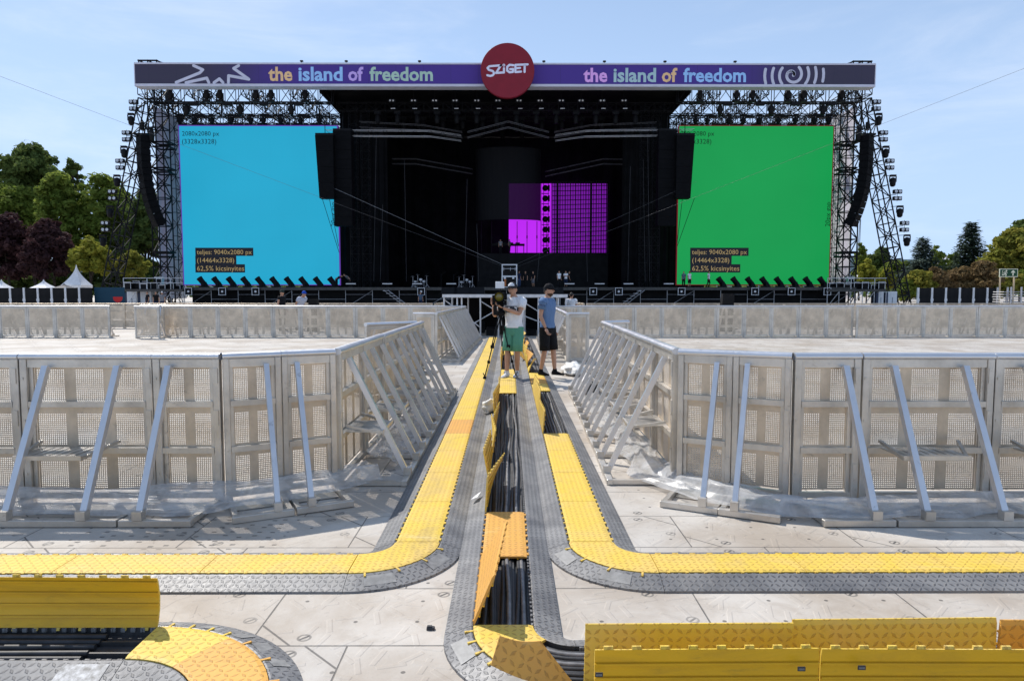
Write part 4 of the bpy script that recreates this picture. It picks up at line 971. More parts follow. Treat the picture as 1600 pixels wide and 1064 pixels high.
for i in range(6):
    px = 808 + 15.5 * i if i < 4 else 752 + 16 * (i - 4)
    a = at(px, 346, 94); c = at(px, 395, 94); b = MB(); b.bar((0, 0, 0), (0, 0, c.z - a.z), .09, None, 6); b.cbox((0, 0, (c.z - a.z) * .5), (.16, .16, .4))
    tag(b.build('hanging_pipe', M['black_metal'], None, a), f'thin black pipe hanging below the curved panel, {["first right of the table", "second right of the table", "third right of the table", "nearest the lamp column", "far left", "second from left"][i]}', 'pipe', 'pipes below the curved panel')
g = G('led_mesh', .7, 0, .2); g.color((.007, .007, .009)); nt = g.nt; tr = nt.nodes.new('ShaderNodeBsdfTransparent'); m1 = nt.nodes.new('ShaderNodeMixShader'); m1.inputs[0].default_value = .966
nt.links.new(tr.outputs[0], m1.inputs[1]); nt.links.new(g.b.outputs[0], m1.inputs[2]); nt.links.new(m1.outputs[0], nt.nodes['Material Output'].inputs['Surface']); M['led_mesh'] = g.mat
c0 = at(794, 235, 91); rad = abs(at(845, 235, 91).x - c0.x); z1 = at(794, 344, 91 - rad * .35).z - c0.z
b = MB(); n_ = 20
for i in range(n_):
    a0, a1 = pi + pi * i / n_, pi + pi * (i + 1) / n_
    b.quad((rad * cos(a0), rad * .5 * sin(a0), z1), (rad * cos(a1), rad * .5 * sin(a1), z1), (rad * cos(a1), rad * .5 * sin(a1), 0), (rad * cos(a0), rad * .5 * sin(a0), 0))
tag(b.build('curved_panel', M['led_mesh'], None, c0), 'dark curved panel hanging in the middle of the stage, half hiding the purple screen', 'panel')
for i in range(7):
    c = at(852, 294 + 16.2 * i, 95.5); b = MB(); b.lathe([(.1, -.2), (.42, -.1), (.42, .3), (.2, .45)], (0, 0, 0), 10, 0, 'y'); b.box((-.5, -.1, .62), (.5, .2, .7)); b.box((.36, -.1, -.4), (.62, .2, .4))
    tag(b.build('moving_head_lamp', M['black'], None, c), f'round black lamp silhouetted in the column on the purple screen, {nth(i)} from the top', 'stage lamp', 'lamp column on the purple screen')
b = MB(); a = at(845.5, 284, 95.8); c = at(861, 397, 95.8)
for x_ in (0, .35, 1.0, c.x - a.x): b.bar((x_, 0, 0), (x_, 0, c.z - a.z), .07)
tag(b.build('lamp_ladder', M['black'], None, a), 'thin ladder frame holding the lamp column before the purple screen', 'frame')
# deck, skirt, scaffold
dxl, dxr = at(285, 452, 72).x, at(1338, 452, 72).x
b = MB(); b.box((dxl, 72, 1.95), (dxr, 101.5, 2.25)); tag(b.build('stage_deck', M['dark_wood']), 'dark stage deck spanning between the side screens', 'stage deck')
b = MB(); b.box((dxl, 74.2, 0), (dxr, 74.3, 1.945)); tag(b.build('stage_skirt', M['black']), 'black skirt cloth under the front of the stage deck', 'skirt')
for i in range(26):
    x_ = dxl + (dxr - dxl) * i / 25; b = MB(); b.bar((0, 0, 0), (0, 0, 1.94), .06, None, 6)
    if i < 25 and i % 3 == 0: b.bar((0, .05, .1), ((dxr - dxl) / 25, .05, 1.9), .055, None, 6)
    if i < 25: b.bar((0, .02, 1.0 if i % 2 else 1.5), ((dxr - dxl) / 25, .02, 1.0 if i % 2 else 1.5), .045, None, 6)
    tag(b.build('scaffold_post', M['steel'], None, (x_, 72.4, 0)), f'steel scaffold post with rails under the stage front, {nth(i)} from the left', 'scaffold post', 'scaffold posts under the stage front')
for i, px in enumerate((294, 347, 399, 658, 927, 967, 1065, 1180, 1237, 1293)):
    c = at(px, 455.5, 71.6); b = MB(); b.box((-.55, .06, -.5), (.55, .3, .5), 1)
    for s_ in (-.5, .5): b.box((-.55, 0, s_ - .035), (.55, .058, s_ + .035), 0); b.box((s_ - .035, .001, -.46), (s_ + .035, .057, .46), 0)
    b.lathe([(.16, 0), (.1, .04)], (0, .02, 0), 10, 0, 'y'); b.v = [(p[0] * .72, p[1], p[2] * .72) for p in b.v]
    tag(b.build('square_lamp', [M['white_steel'], BM], None, c), f'square lamp with pale frame hanging at the deck edge, {nth(i)} from the left', 'stage lamp', 'square lamps at the deck edge')
for i, px in enumerate((548, 605, 652, 705, 890, 937, 982, 1045)):
    c = at(px, 443.5, 73); b = MB(); b.box((-.52, 0, -.05), (.52, .12, .05), 0); b.box((-.5, .14, -.12 if c.z - .12 > 2.26 else 2.26 - c.z), (.5, .6, .14), 1)
    tag(b.build('floor_monitor', [M['white_steel'], BM], None, c), f'low floor monitor with a pale front edge on the stage deck, {nth(i)} from the left', 'monitor', 'floor monitors on the deck')
for i, (px, sg) in enumerate(((600, 1), (1000, -1))):
    b = MB(); a = at(px, 452, 71.5)
    for dx in (0, .45): b.bar((dx, 0, 1.95), (dx + sg * 2.6, -.6, .02), .07, None, 6)
    for k in range(7): b.box((sg * 2.6 * k / 7 + min(0, sg * .4), -.6 * k / 7 - .5, 1.9 - 1.88 * k / 7 - .04), (sg * 2.6 * k / 7 + max(0, sg * .4) + .1, -.6 * k / 7, 1.9 - 1.88 * k / 7))
    tag(b.build('stage_stairs', M['steel'], None, (a.x, 71.3, 0)), f'steep steel stairs up to the deck at the {["left", "right"][i]} of the platform', 'stairs')

for side in (0, 1):
    X = (lambda p: p) if side == 0 else SXm; a = at(X(213), 100, YS); sg = 1 if side == 0 else -1; b = MB()
    for k in range(3): b.bar((sg * (.1 + .95 * k), .3, .1), (sg * (.1 + .95 * k), .3, .42), .1); b.bar((sg * (.1 + .95 * k), .2, .42), (sg * (.1 + .95 * k + .55), .9, .12), .12)
    b.bar((sg * -.0, .3, .40), (sg * 2.0, .3, .40), .14); b.bar((sg * 1.9, .3, .40), (sg * 2.9, .6, .12), .1); b.bar((0, .8, .3), (sg * 2.0, .8, .3), .1)
    tag(b.build('roof_rigging', BM, None, (a.x, YS, ft + .08)), f'black rigging frame lying on top of the {["left", "right"][side]} end of the banner fascia', 'rigging')
for k, px in enumerate((470, 540, 655, 850, 945, 1040, 1150)):
    a = at(px, 100, YS); b = MB(); b.bar((0, .3, 0), (0, .3, .25), .07); b.bbox((-.16, .2, .22), (.16, .45, .36), .03); tag(b.build('roof_bracket', BM, None, (a.x, YS, ft + .16)), f'tiny dark bracket on the top edge of the banner fascia, {nth(k)} from the left', 'bracket', 'brackets on the fascia')
# ------------------------------------------------------------------ platform at the end of the lanes
pl, pr_ = at(691, 460, 25.6), at(887, 460, 25.6); PW = pr_.x - pl.x; zt_ = pl.z
t = empty('camera_platform', (pl.x, 25.6, 0), 0, 'pale scaffold platform at the end of the cable lanes, in front of the stage', 'platform')
b = MB(); b.box((0, 0, zt_ - .12), (PW, .06, zt_)); b.build('front_beam', M['white_steel'], t)
b = MB(); b.box((.0, .065, zt_ - .06), (PW, 5.0, zt_ - .01)); b.build('deck', M['dark_wood'], t)
for i, fx in enumerate((.06, .55, .72, 1.42, 2.1, 2.78, 3.05, 3.6, 4.35, PW - .06)):
    for j in range(2):
        if j and i % 2: continue
        b = MB(); b.bar((fx + .1 * j, .1 + 2.4 * j, 0), (fx + .1 * j, .1 + 2.4 * j, zt_ - .13), .06, None, 8); b.box((fx + .1 * j - .08, .02 + 2.4 * j, 0), (fx + .1 * j + .08, .18 + 2.4 * j, .02)); b.build('leg', M['white_steel'], t)
for (x0, z0, x1, z1) in ((.06, zt_ - .2, 1.42, .35), (.72, .25, 2.1, 1.05), (1.42, zt_ - .25, 2.3, .8), (2.78, .9, 4.35, .3), (3.05, zt_ - .3, 4.35, .5)):
    b = MB(); b.bar((x0, .16, z0), (x1, .16, z1), .045, None, 6); b.build('brace', M['white_steel'], t)
b = MB(); b.box((0, 4.9, 0), (PW, 5.0, zt_ - .07)); tag(b.build('skirt', M['drape'], None, (pl.x, 25.6, 0)), 'black sheet added behind the scaffold platform for the darkness under it', 'skirt')  # added backing sheet that supplies the dark under the platform
random.seed(11)
for i in range(9):
    fx = .25 + i * .52; b = MB(); hh = .18 + random.random() * .32; b.bbox((-.2, -.15, 0), (.2, .2, hh), .03); b.lathe([(.1, 0), (.04, .03)], (0, -.155, hh * .55), 10, 0, 'y')
    tag(b.build('equipment_box', M['black_metal'], None, (pl.x + fx, 26.6 + (i % 3) * .9, 0)), f'dark equipment box on the ground under the scaffold platform, {nth(i)} from the left', 'equipment box', 'equipment under the platform')
for i, px in enumerate((702, 722, 745, 815, 838, 868)):
    c = at(px, 455, 27.2); b = MB(); b.add([(-.32, -.2, 0), (.32, -.2, 0), (.32, .25, 0), (-.32, .25, 0), (-.3, -.05, .28), (.3, -.05, .28), (.3, .2, .2), (-.3, .2, .2)], [(3, 2, 1, 0), (4, 5, 6, 7), (0, 1, 5, 4), (1, 2, 6, 5), (2, 3, 7, 6), (3, 0, 4, 7)]); b.box((-.28, -.22, .02), (.28, -.205, .05))
    tag(b.build('wedge_monitor', M['black_metal'], None, (c.x, 27.2, zt_ - .008)), f'black wedge loudspeaker lying on the scaffold platform, {nth(i)} from the left', 'monitor', 'wedges on the platform')
# open flight case on the stage edge
c = at(796, 437, 70); t = empty('flight_case', (c.x, 73, 2.25), 0, 'open flight case with bright metal edges standing at the front of the stage', 'flight case')
w_ = .78
b = MB(); b.box((-w_, 0, .02), (w_, 1.2, 1.15)); b.build('body', M['black'], t)
b = MB(); b.box((-w_, 1.15, 1.2), (w_, 1.2, 2.45)); b.build('lid', M['black'], t)
for z0, z1, y in ((.02, 1.15, -.05), (1.22, 2.45, 1.08)):
    b = MB()
    for x_ in (-w_, w_): b.box((x_ - .06, y, z0 - .06), (x_ + .06, y + .05, z1 + .06))
    for z_ in (z0, z1): b.box((-w_ + .06, y, z_ - .06), (w_ - .06, y + .05, z_ + .06))
    b.build('metal_edge', M['white_paint'], t)
for x_ in (-.5, .4): b = MB(); b.box((x_ - .1, -.07, .9), (x_ + .12, -.051, 1.07)); b.build('clasp', M['white_paint'], t)
b = MB(); b.box((-.55, -.02, .1), (-.35, -.003, .9)); b.build('orange_panel', plain('orange_cloth', (.5, .14, .03)), t)
b = MB(); b.bar((-.7, 0, 0), (.7, 0, 0), .05, None, 6)
for x_ in (-.6, .1, .6): b.bar((x_, 0, -.2), (x_, 0, .12), .05, None, 6)
tag(b.build('cable_trolley', M['white_steel'], None, at(796, 420, 72.2)), 'small pale trolley bar hung on the wires before the open flight case', 'cable trolley')
# drum stands, table with gear, riser
b = MB(); b.box((0, 0, 0), (at(950, 420, 92).x - at(745, 420, 92).x, 4, at(745, 396, 92).z - 2.25)); tag(b.build('stage_riser', M['black'], None, (at(745, 420, 92).x, 92, 2.25)), 'black riser block under the purple screen', 'riser')
zr = at(745, 396, 92).z
a = at(768, 380, 91.5); c = at(820, 380, 91.5); b = MB(); b.box((0, 0, -.25), (c.x - a.x, 1, 0)); b.bar((1.2, .5, -.25), (1.2, .5, zr - a.z), .1); b.bar((c.x - a.x - .1, .5, -.25), (c.x - a.x - .1, .5, zr - a.z), .1); b.bar((3.2, .5, -.25), (3.2, .5, zr - a.z), .1)
for k in range(4): b.box((.5 + k * .9, .2, .003), (1.1 + k * .9, .7, .18))
tag(b.build('equipment_table', M['black'], None, (a.x, 92.6, a.z)), 'dark table with gear silhouetted before the purple screen', 'table')
def drums(px, Y, lab):
    c = at(px, 445, Y); t = empty('drum_kit', (c.x, Y, 2.25), 0, lab, 'drum kit', 'drums and stands on the stage')
    b = MB(); b.lathe([(.3, -.25), (.3, .25)], (0, 0, .32), 14, 0, 'y'); b.build('bass_drum', M['black_metal'], t)
    for x_, z_ in ((-.5, .55), (.45, .6), (.1, .8)): b = MB(); b.lathe([(.2, 0), (.2, .22)], (x_, .1, z_), 12); b.bar((x_, .1, 0), (x_, .1, z_), .04); b.build('drum', M['steel'], t)
    for x_, z_ in ((-.8, 1.25), (.75, 1.3), (-.25, 1.45)):
        b = MB(); b.lathe([(.28, 0), (.05, .05), (.01, .06)], (x_, .2, z_), 14); b.bar((x_, .2, .1), (x_, .2, z_), .035)
        for k in range(3): b.bar((x_, .2, .45), (x_ + .3 * cos(k * 2.1), .2 + .3 * sin(k * 2.1), 0), .03)
        b.build('cymbal_stand', M['steel'], t)
drums(656, 77, 'drum kit with pale cymbals on the dark stage')
drums(728, 79, 'second set of drums on the stage just left of the flight case')
for i, px in enumerate((692, 710, 664, 760)):
    c = at(px, 440, 78); b = MB(); b.bar((0, 0, .05), (0, 0, 1.5), .045); b.bar((0, 0, 1.4), (.5, 0, 1.75), .035); b.lathe([(.25, 0), (.2, .05)], (0, 0, 0), 10); tag(b.build('microphone_stand', M['black_metal'], None, (c.x, 76 + i, 2.25)), f'microphone stand on the dark stage, {["second", "third", "first", "fourth"][i]} from the left', 'microphone stand', 'microphone stands')
# steel wires
def wire(p, q, r, label, sag=0.0, m='steel'):
    p = Vector(p); q = Vector(q); b = MB(); n = 14
    b.tube([p.lerp(q, k / n) - Vector((0, 0, sag * 4 * (k / n) * (1 - k / n))) - p for k in range(n + 1)], r, 5)
    tag(b.build('steel_wire', M[m], None, p), label, 'wire')
wire(at(-60, 97, 40), at(785, 416, 72.2), .009, 'thin wire running from the upper left down to the flight case', 0, 'dim_steel')
wire(at(1660, 84, 40), at(808, 417, 72.2), .009, 'thin wire running from the upper right down to the flight case', 0, 'dim_steel')
wire(at(497, 283, 76), at(784, 413, 72.3), .013, 'pale wire from the left inner loudspeakers to the flight case', 0, 'steel')
wire(at(1088, 284, 76), at(807, 413, 72.3), .011, 'pale wire from the right inner loudspeakers to the flight case', 0, 'dim_steel')
for i, (x0, y0, x1, y1) in enumerate(((504, 312, 530, 395), (515, 312, 529, 385), (1066, 312, 1058, 380), (1085, 310, 1058, 385), (1345, 343, 1341, 430), (1344, 343, 1338, 425))):
    wire(at(x0, y0, 76.3), at(x1, y1, 77), .03, f'black rigging line hanging under a loudspeaker array, {nth(i)} from the left', 0, 'black_metal')
for i, (px, y0, y1) in enumerate(((598, 320, 440), (632, 250, 440), (730, 280, 440), (745, 350, 440), (843, 395, 440), (915, 330, 440), (985, 260, 440), (1005, 250, 440), (588, 210, 440), (1012, 215, 440))):
    wire(at(px, y0, 80), at(px + (3 if i % 2 else -4), y1, 80), .012, f'thin hanging line inside the dark stage opening, {["second", "third", "fourth", "fifth", "sixth", "seventh", "eighth", "ninth", "leftmost", "rightmost"][i]} of ten', 0, 'dim_steel')
# ---- ground-level things left and right of the stage
def fence_panels(x0, n, px_w, group, side):
    for i in range(n):
        a = at(x0 + px_w * i, 450, 60); c = at(x0 + px_w * (i + 1), 450, 60); w_ = c.x - a.x; t = empty('site_fence', (a.x, 60, 0), 0, f'black fence panel with pale post at the far {side}, {nth(i)} from the left', 'fence', group); h_ = a.z
        b = MB(); b.box((.1, 0, .05), (w_ - .1, .06, h_)); b.build('panel', M['black'], t)
        b = MB(); b.box((-.085, -.04, 0), (.085, .1, h_ + .02)); b.box((-.13, -.05, h_ * .45), (.13, -.041, h_ * .55)); b.box((-.16, -.04, 0), (.16, .1, .03)); b.build('post', M['white_steel'], t)
fence_panels(-6, 7, 21.6, 'black fence panels at the left', 'left')
fence_panels(1435, 6, 21.6, 'black fence panels at the right', 'right')
g = G('teal_banner', .6, 0, .2); x, y, z = g.xyz(); d_ = ((x - 2.05).pow(2) + (z - 1.25).pow(2)).op('SQRT'); col = g.mix(d_.lt(.42) * z.lt(1.32), (.012, .05, .085), (.55, .03, .03)); g.color(col)
a = at(147, 450, 60.5); b = MB(); b.box((0, 0, .02), (at(194, 450, 60.5).x - a.x, .06, a.z + .05)); tag(b.build('fence_banner', g.mat, None, (a.x, 60.5, 0)), 'dark teal banner with part of a red disc beside the left fence', 'banner')
# tents
def tent(px, ytop, ybase, hw, Y, m, lab):
    c = at(px, ytop, Y); zb_ = at(px, ybase, Y).z; w_ = hw * Y / F; t = empty('pagoda_tent', (c.x, Y, 0), 0, lab, 'tent', 'tents behind the left fence')
    n = 10; prof = [(w_ * (1 - u) ** 1.7 + .03, zb_ + (c.z - zb_) * u) for u in [k / n for k in range(n + 1)]]; b = MB()
    for k in range(n):
        (r0, z0), (r1, z1) = prof[k], prof[k + 1]
        for j in range(4):
            q = lambda r_, j_: (r_ * (1 if j_ % 4 in (0, 3) else -1), r_ * (1 if j_ % 4 < 2 else -1)); A, B_, C_, D_ = q(r0, j), q(r0, j + 1), q(r1, j + 1), q(r1, j); b.quad((*A, z0), (*B_, z0), (*C_, z1), (*D_, z1))
    b.box((-w_, -w_, zb_ - .3), (w_, -w_ + .04, zb_ - .003)); b.box((w_ - .04, -w_ + .05, zb_ - .3), (w_, w_, zb_ - .003)); b.build('canopy', m, t)
    b = MB(); 
    for sx in (-1, 1):
        for sy in (-1, 1): b = MB(); b.bar((sx * (w_ - .1), sy * (w_ - .1), 0), (sx * (w_ - .1), sy * (w_ - .1), zb_ - .3), .1); b.build('pole', M['white_steel'], t)
tent(119, 414, 446, 15, 88, M['white_paint'], 'tall white pagoda tent with a pointed roof, rightmost behind the left fence')
tent(68, 437, 450, 13, 84, M['white_paint'], 'lower white tent partly behind the purple-leaved trees')
tent(100, 443, 451, 14, 78, plain('dark_tent', (.03, .032, .05), .7), 'small dark tent in front of the tall white pagoda tent')
tent(2, 437, 450, 11, 84, M['white_paint'], 'white tent at the left picture edge behind the fence')
# side scaffold platforms with white cabins
for side in (0, 1):
    X = (lambda p: p) if side == 0 else SXm; nm = ('left', 'right')[side]
    a = at(X(193), 452, 71.5); c = at(X(285), 452, 71.5); x0, x1 = sorted((a.x, c.x))
    t = empty('side_platform', (x0, 71.5, 0), 0, f'scaffold side platform with railing at the {nm} end of the stage', 'platform', 'side platforms')
    w_ = x1 - x0; b = MB(); b.box((0, 0, 1.8), (w_, 4, 2.05)); b.build('deck', M['dark_wood'], t)
    b = MB(); b.bar((0, .05, 3.2), (w_, .05, 3.2), .06); b.bar((0, .05, 2.7), (w_, .05, 2.7), .05); b.build('railing', M['steel'], t)
    for i in range(6): b = MB(); b.bar((w_ * i / 5, .05, 0), (w_ * i / 5, .05, 3.25 if i % 2 == 0 else 1.8), .06); b.build('post', M['steel'], t)
    for i in (0, 2, 3): b = MB(); b.bar((w_ * i / 5, .1, .1), (w_ * (i + 1) / 5, .1, 1.75), .05); b.build('brace', M['steel'], t)
    for i, (p0, p1) in enumerate(((198, 214), (219, 236)) if side == 0 else ((176, 190), (197, 205))):
        a = at(X(p0), 455, 73); c = at(X(p1), 455, 73); xa, xb = sorted((a.x, c.x)); b = MB(); b.box((0, 0, 0), (xb - xa, 1.2, at(X(p0), 455.5, 73).z), 0); b.box(((xb - xa) * .45, -.02, .3), ((xb - xa) * .5, -.003, 1.2), 1); b.box((-.28, 0, 0), (-.003, 1.0, 1.7), 1)
        tag(b.build('white_cabin', [M['white_paint'], plain('navy_panel', (.02, .035, .08))], None, (xa, 73, 0)), f'white cabin panel under the {nm} side platform, {["outer" if side == 0 else "first", "second"][i]} one', 'cabin', 'white cabins beside the stage')
    random.seed(5 + side)
    for i in range(9):
        px = X(202 + 9 * i + random.uniform(-2, 2)); c = at(px, 445, 72.5); hh = random.uniform(.35, .95); b = MB(); b.bbox((-.35, -.3, 0), (.35, .3, hh), .04, 0)
        for s_ in (-.33, .33): b.box((s_ - .025, -.315, .03), (s_ + .025, -.302, hh - .03), 1)
        b.box((-.3, -.315, hh - .1), (.3, -.302, hh - .05), 1)
        tag(b.build('equipment_case', [M['black_metal'], M['white_steel']] , None, (c.x, 72.4 + .5 * (i % 3), 2.055)), f'dark equipment case on the {nm} side platform, {nth(i)} from the stage' if side else f'dark equipment case on the {nm} side platform, {nth(i)} from its outer end', 'equipment case', f'cases on the {nm} side platform')
    px = X(236); c = at(px, 436, 72); b = MB(); b.box((-.3, 0, 0), (.3, .5, 1.15), 0); b.box((-.24, -.02, .7), (.24, -.003, 1.1), 1); b.box((-.24, -.02, .1), (.1, -.003, .5), 1); b.box((-.5, -.01, 1.16), (.4, .4, 1.3), 0); tag(b.build('control_rack', [M['white_steel'], M['black_metal']], None, (c.x, 73.6, 2.06)), f'pale control rack standing on the {nm} side platform', 'control rack')
for i, (px, w_) in enumerate(((1128, 13), (1141, 0), (1090, 0), (493, 10))):
    if not w_: continue
    c = at(px, 470, 30); b = MB(); b.add([(-.2, -.2, 0), (.2, -.2, 0), (.2, .2, 0), (-.2, .2, 0), (-.12, -.15, 1.45), (.26, -.15, 1.45), (.26, .15, 1.45), (-.12, .15, 1.45)], [(3, 2, 1, 0), (4, 5, 6, 7), (0, 1, 5, 4), (1, 2, 6, 5), (2, 3, 7, 6), (3, 0, 4, 7)]); b.v = [(p[0] * w_ / 10, p[1], p[2] * (1.12 if i == 0 else .95)) for p in b.v]
    tag(b.build('covered_post', M['black'], None, (c.x, 29.5, 0)), ['thick black wrapped post standing behind the right middle barriers', '', '', 'black post standing behind the left middle barriers'][i], 'post')
c = at(1108, 470, 31); b = MB(); b.bar((.0, 0, 0), (.0, 0, 1.5), .14, None, 8); b.box((-.4, -.1, 0), (.4, .3, .04)); tag(b.build('thin_post', M['black'], None, (c.x + 0.9, 31, 0)), 'thin black post on a foot behind the right middle barriers', 'post')
# emergency exit sign and the stack of steel barriers
a = at(1562, 420, 58); c = at(1590, 433, 58); w_ = c.x - a.x; h_ = a.z - c.z
g = flat('sign_green', (.004, .055, .022)); flat('sign_cream', (.75, .74, .58)); flat('pale_wood', (.55, .42, .27))
t = empty('exit_sign', (a.x, 58, 0), 0, 'green emergency exit sign with running figure and arrow on two wooden posts', 'sign')
b = MB(); b.box((0, 0, c.z), (w_, .05, a.z), 0); b.box((.06, -.02, c.z + .06), (w_ - .06, -.003, a.z - .06), 1)
zc_ = (a.z + c.z) / 2; P = lambda u, v: (u * w_, zc_ + v * h_)
ax = [P(.70, -.34), P(.76, -.34), P(.76, .08), P(.84, -.02), P(.84, .1), P(.73, .34), P(.62, .1), P(.62, -.02), P(.70, .08)]
b.prism(ax, -.03, -.021, 2)
for ln, wd in (([P(.33, .1), P(.30, -.08), P(.36, -.2), P(.34, -.34)], .09), ([P(.30, -.08), P(.24, -.22), P(.17, -.24)], .08), ([P(.33, .1), P(.41, .0)], .06), ([P(.32, .1), P(.24, .06), P(.22, -.05)], .06)): ribbon(b, ln, wd, -.024, 2)
b.add([(P(.36, .25)[0] + .075 * cos(k * pi / 6), -.026, P(.36, .25)[1] + .075 * sin(k * pi / 6)) for k in range(12)], [tuple(range(12))], 2)
for u0, v0, u1, v1 in ((.13, -.30, .15, .30), (.13, .28, .42, .30)): p0, p1 = P(u0, v0), P(u1, v1); b.box((p0[0], -.028, p0[1]), (p1[0], -.022, p1[1]), 2)
b.build('sign_board', [M['sign_cream'], M['sign_green'], M['sign_cream']], t)
for u in (.06, .82): b = MB(); b.box((u * w_, .06, 0), (u * w_ + .11, .14, a.z if u < .1 else a.z - .1)); b.build('post', M['pale_wood'], t)
for i in range(12):
    a = at(1567, 478, 40); z_ = .12 + i * .145; b = MB(); L_ = 2.3; b.bar((0, 0, 0), (L_, 0, 0), .05, None, 6); b.bar((0, .9, 0), (L_, .9, 0), .05, None, 6)
    for k in range(12): b.bar((L_ * (k + .5) / 12, 0, 0), (L_ * (k + .5) / 12, .9, 0), .025, None, 4)
    for s_ in (0, L_): b.bar((s_, 0, 0), (s_, .9, 0), .05, None, 6)
    tag(b.build('steel_barrier', M['steel'], None, (a.x + .02 * (i % 3), 40, z_)), f'galvanised steel barrier lying in the stack at the right edge, {nth(i).replace("nearest", "first")} from the bottom', 'steel barrier', 'stacked steel barriers')
for k in range(2):
    b = MB(); b.box((0, -.15, 0), (.12, 1.05, .09)); b.bar((.06, -.1, .09), (.06, -.1, 2.0), .07); b.bar((.06, 1.0, .09), (.06, 1.0, 2.0), .07); tag(b.build('stacking_frame', M['steel'], None, (at(1575 + 16 * k, 478, 40).x, 40, 0)), f'steel upright frame holding the barrier stack, {["left", "right"][k]} one', 'frame', 'frames of the barrier stack')

# ------------------------------------------------------------------ trees, hedges, hills
def leaf_mat(name, c, c2, tr=.28):
    g = G(name, .8, 0, .08); n = g.noise(.35, 3, .6, True); f = g.noise(3.0, 2, .6, True); rd = g.rand(); col = g.mix(n.step(.3, .7) * .6 + f.step(.4, .75) * .4, c, c2); g.color(col); nt = g.nt
    t_ = nt.nodes.new('ShaderNodeBsdfTranslucent'); nt.links.new(col, t_.inputs[0]); m_ = nt.nodes.new('ShaderNodeMixShader'); m_.inputs[0].default_value = tr
    nt.links.new(g.b.outputs[0], m_.inputs[1]); nt.links.new(t_.outputs[0], m_.inputs[2]); nt.links.new(m_.outputs[0], nt.nodes['Material Output'].inputs['Surface']); return g.mat
LM = {k: leaf_mat(n, c1, c2, tr) for k, n, c1, c2, tr in (('green', 'green_leaves', (0.137, 0.195, 0.033), (0.273, 0.319, 0.065), .46), ('dark', 'dark_leaves', (0.085, 0.127, 0.036), (0.169, 0.215, 0.058), .4), ('bright', 'bright_leaves', (0.156, 0.221, 0.026), (0.286, 0.325, 0.052), .45), ('purple', 'purple_leaves', (.062, .030, .034), (.10, .052, .050), .3), ('yellow', 'yellow_leaves', (0.260, 0.273, 0.039), (0.416, 0.390, 0.065), .42), ('brown', 'brown_leaves', (0.195, 0.130, 0.065), (0.273, 0.195, 0.085), .3), ('blue', 'blue_needles', (0.078, 0.111, 0.094), (0.130, 0.163, 0.130), .15), ('spruce', 'spruce_needles', (0.047, 0.072, 0.052), (0.091, 0.120, 0.083), .15), ('autumn', 'yellowing_leaves', (0.195, 0.215, 0.039), (0.351, 0.305, 0.058), .4))}
M['bark'] = plain('bark', (.06, .048, .038), .9, 0, .3, 4, .1)
def leaves(b, rng, clumps, per, size, flat_=.5):
    for (cx, cy, cz, r) in clumps:
        for _ in range(per):
            while True:
                d = Vector((rng.uniform(-1, 1), rng.uniform(-1, 1), rng.uniform(-1, 1)))
                if d.length <= 1: break
            p = Vector((cx, cy, cz)) + Vector((d.x * r, d.y * r, d.z * r * .75)); n = (d * .7 + Vector((rng.gauss(0, .6), rng.gauss(0, .6), rng.gauss(flat_, .5)))).normalized()
            u = n.orthogonal().normalized(); v = n.cross(u); a = rng.uniform(0, 6.28); s = size * rng.uniform(.6, 1.3); U = (u * cos(a) + v * sin(a)) * s; V = (v * cos(a) - u * sin(a)) * s * .7
            b.add([p - U, p + V * .8, p + U, p - V * .8], [(0, 1, 2, 3)])
def tree(px, ytop, hw, Y, kind, lab, seed, ybot=None, clumps=46, per=70, size=.42, shape=1.0, name='tree', group=None, gaps=.0):
    rng = random.Random(seed); c = at(px, ytop, Y); Ht = c.z; w_ = hw * Y / F; zb_ = max(.3, at(px, ybot, Y).z) if ybot else Ht * .22
    t = empty(name, (c.x, Y, 0), 0, lab, 'tree' if name.endswith('tree') else 'bush', group)
    clumps = int(clumps * 2.3); per = int(per * 1.05); size *= 1.05
    cl = []; cz = (Ht + zb_) / 2; rz = (Ht - zb_) / 2
    lob = [(rng.uniform(-.35, .35), rng.uniform(-.3, .3), rng.uniform(-.4, .55), rng.uniform(.55, .75)) for _ in range(6)] + [(0, 0, .45, .55), (0, 0, -.1, .85)]
    for i in range(clumps):
        lx, ly, lz, lr = rng.choice(lob); th = rng.uniform(0, 2 * pi); ph = math.asin(rng.uniform(-.8, 1)); rr = lr * rng.uniform(.55, 1.05)
        x_ = (lx + rr * cos(ph) * cos(th)); y_ = (ly + rr * cos(ph) * sin(th)); z_ = lz + rr * sin(ph)
        x_ = max(-1.02, min(1.02, x_)); z_ = max(-1, min(.93, z_)); wz = (1 - max(0, z_) ** 2 * .45 * shape)
        cl.append((x_ * w_ * wz, y_ * w_ * wz, cz + z_ * rz, rng.uniform(.10, .29) * min(w_, rz * 1.2)))
    b = MB(); leaves(b, rng, cl, per, size); b.build('crown', LM[kind], t)
    b = MB(); r0 = max(.12, Ht * .018); b.tube([(0, 0, 0), (rng.uniform(-.2, .2), 0, zb_ * .6), (rng.uniform(-.3, .3), .1, cz)], [r0, r0 * .8, r0 * .4], 8)
    for i in range(9): q_ = rng.choice(cl); z0 = zb_ * .6 + (cz - zb_ * .6) * rng.random(); b.tube([(0, 0, z0), (q_[0] * .5, q_[1] * .5, (z0 + q_[2]) / 2 + .2), (q_[0], q_[1], q_[2])], [r0 * .45, r0 * .3, r0 * .1], 5)
    b.build('trunk', M['bark'], t); return t
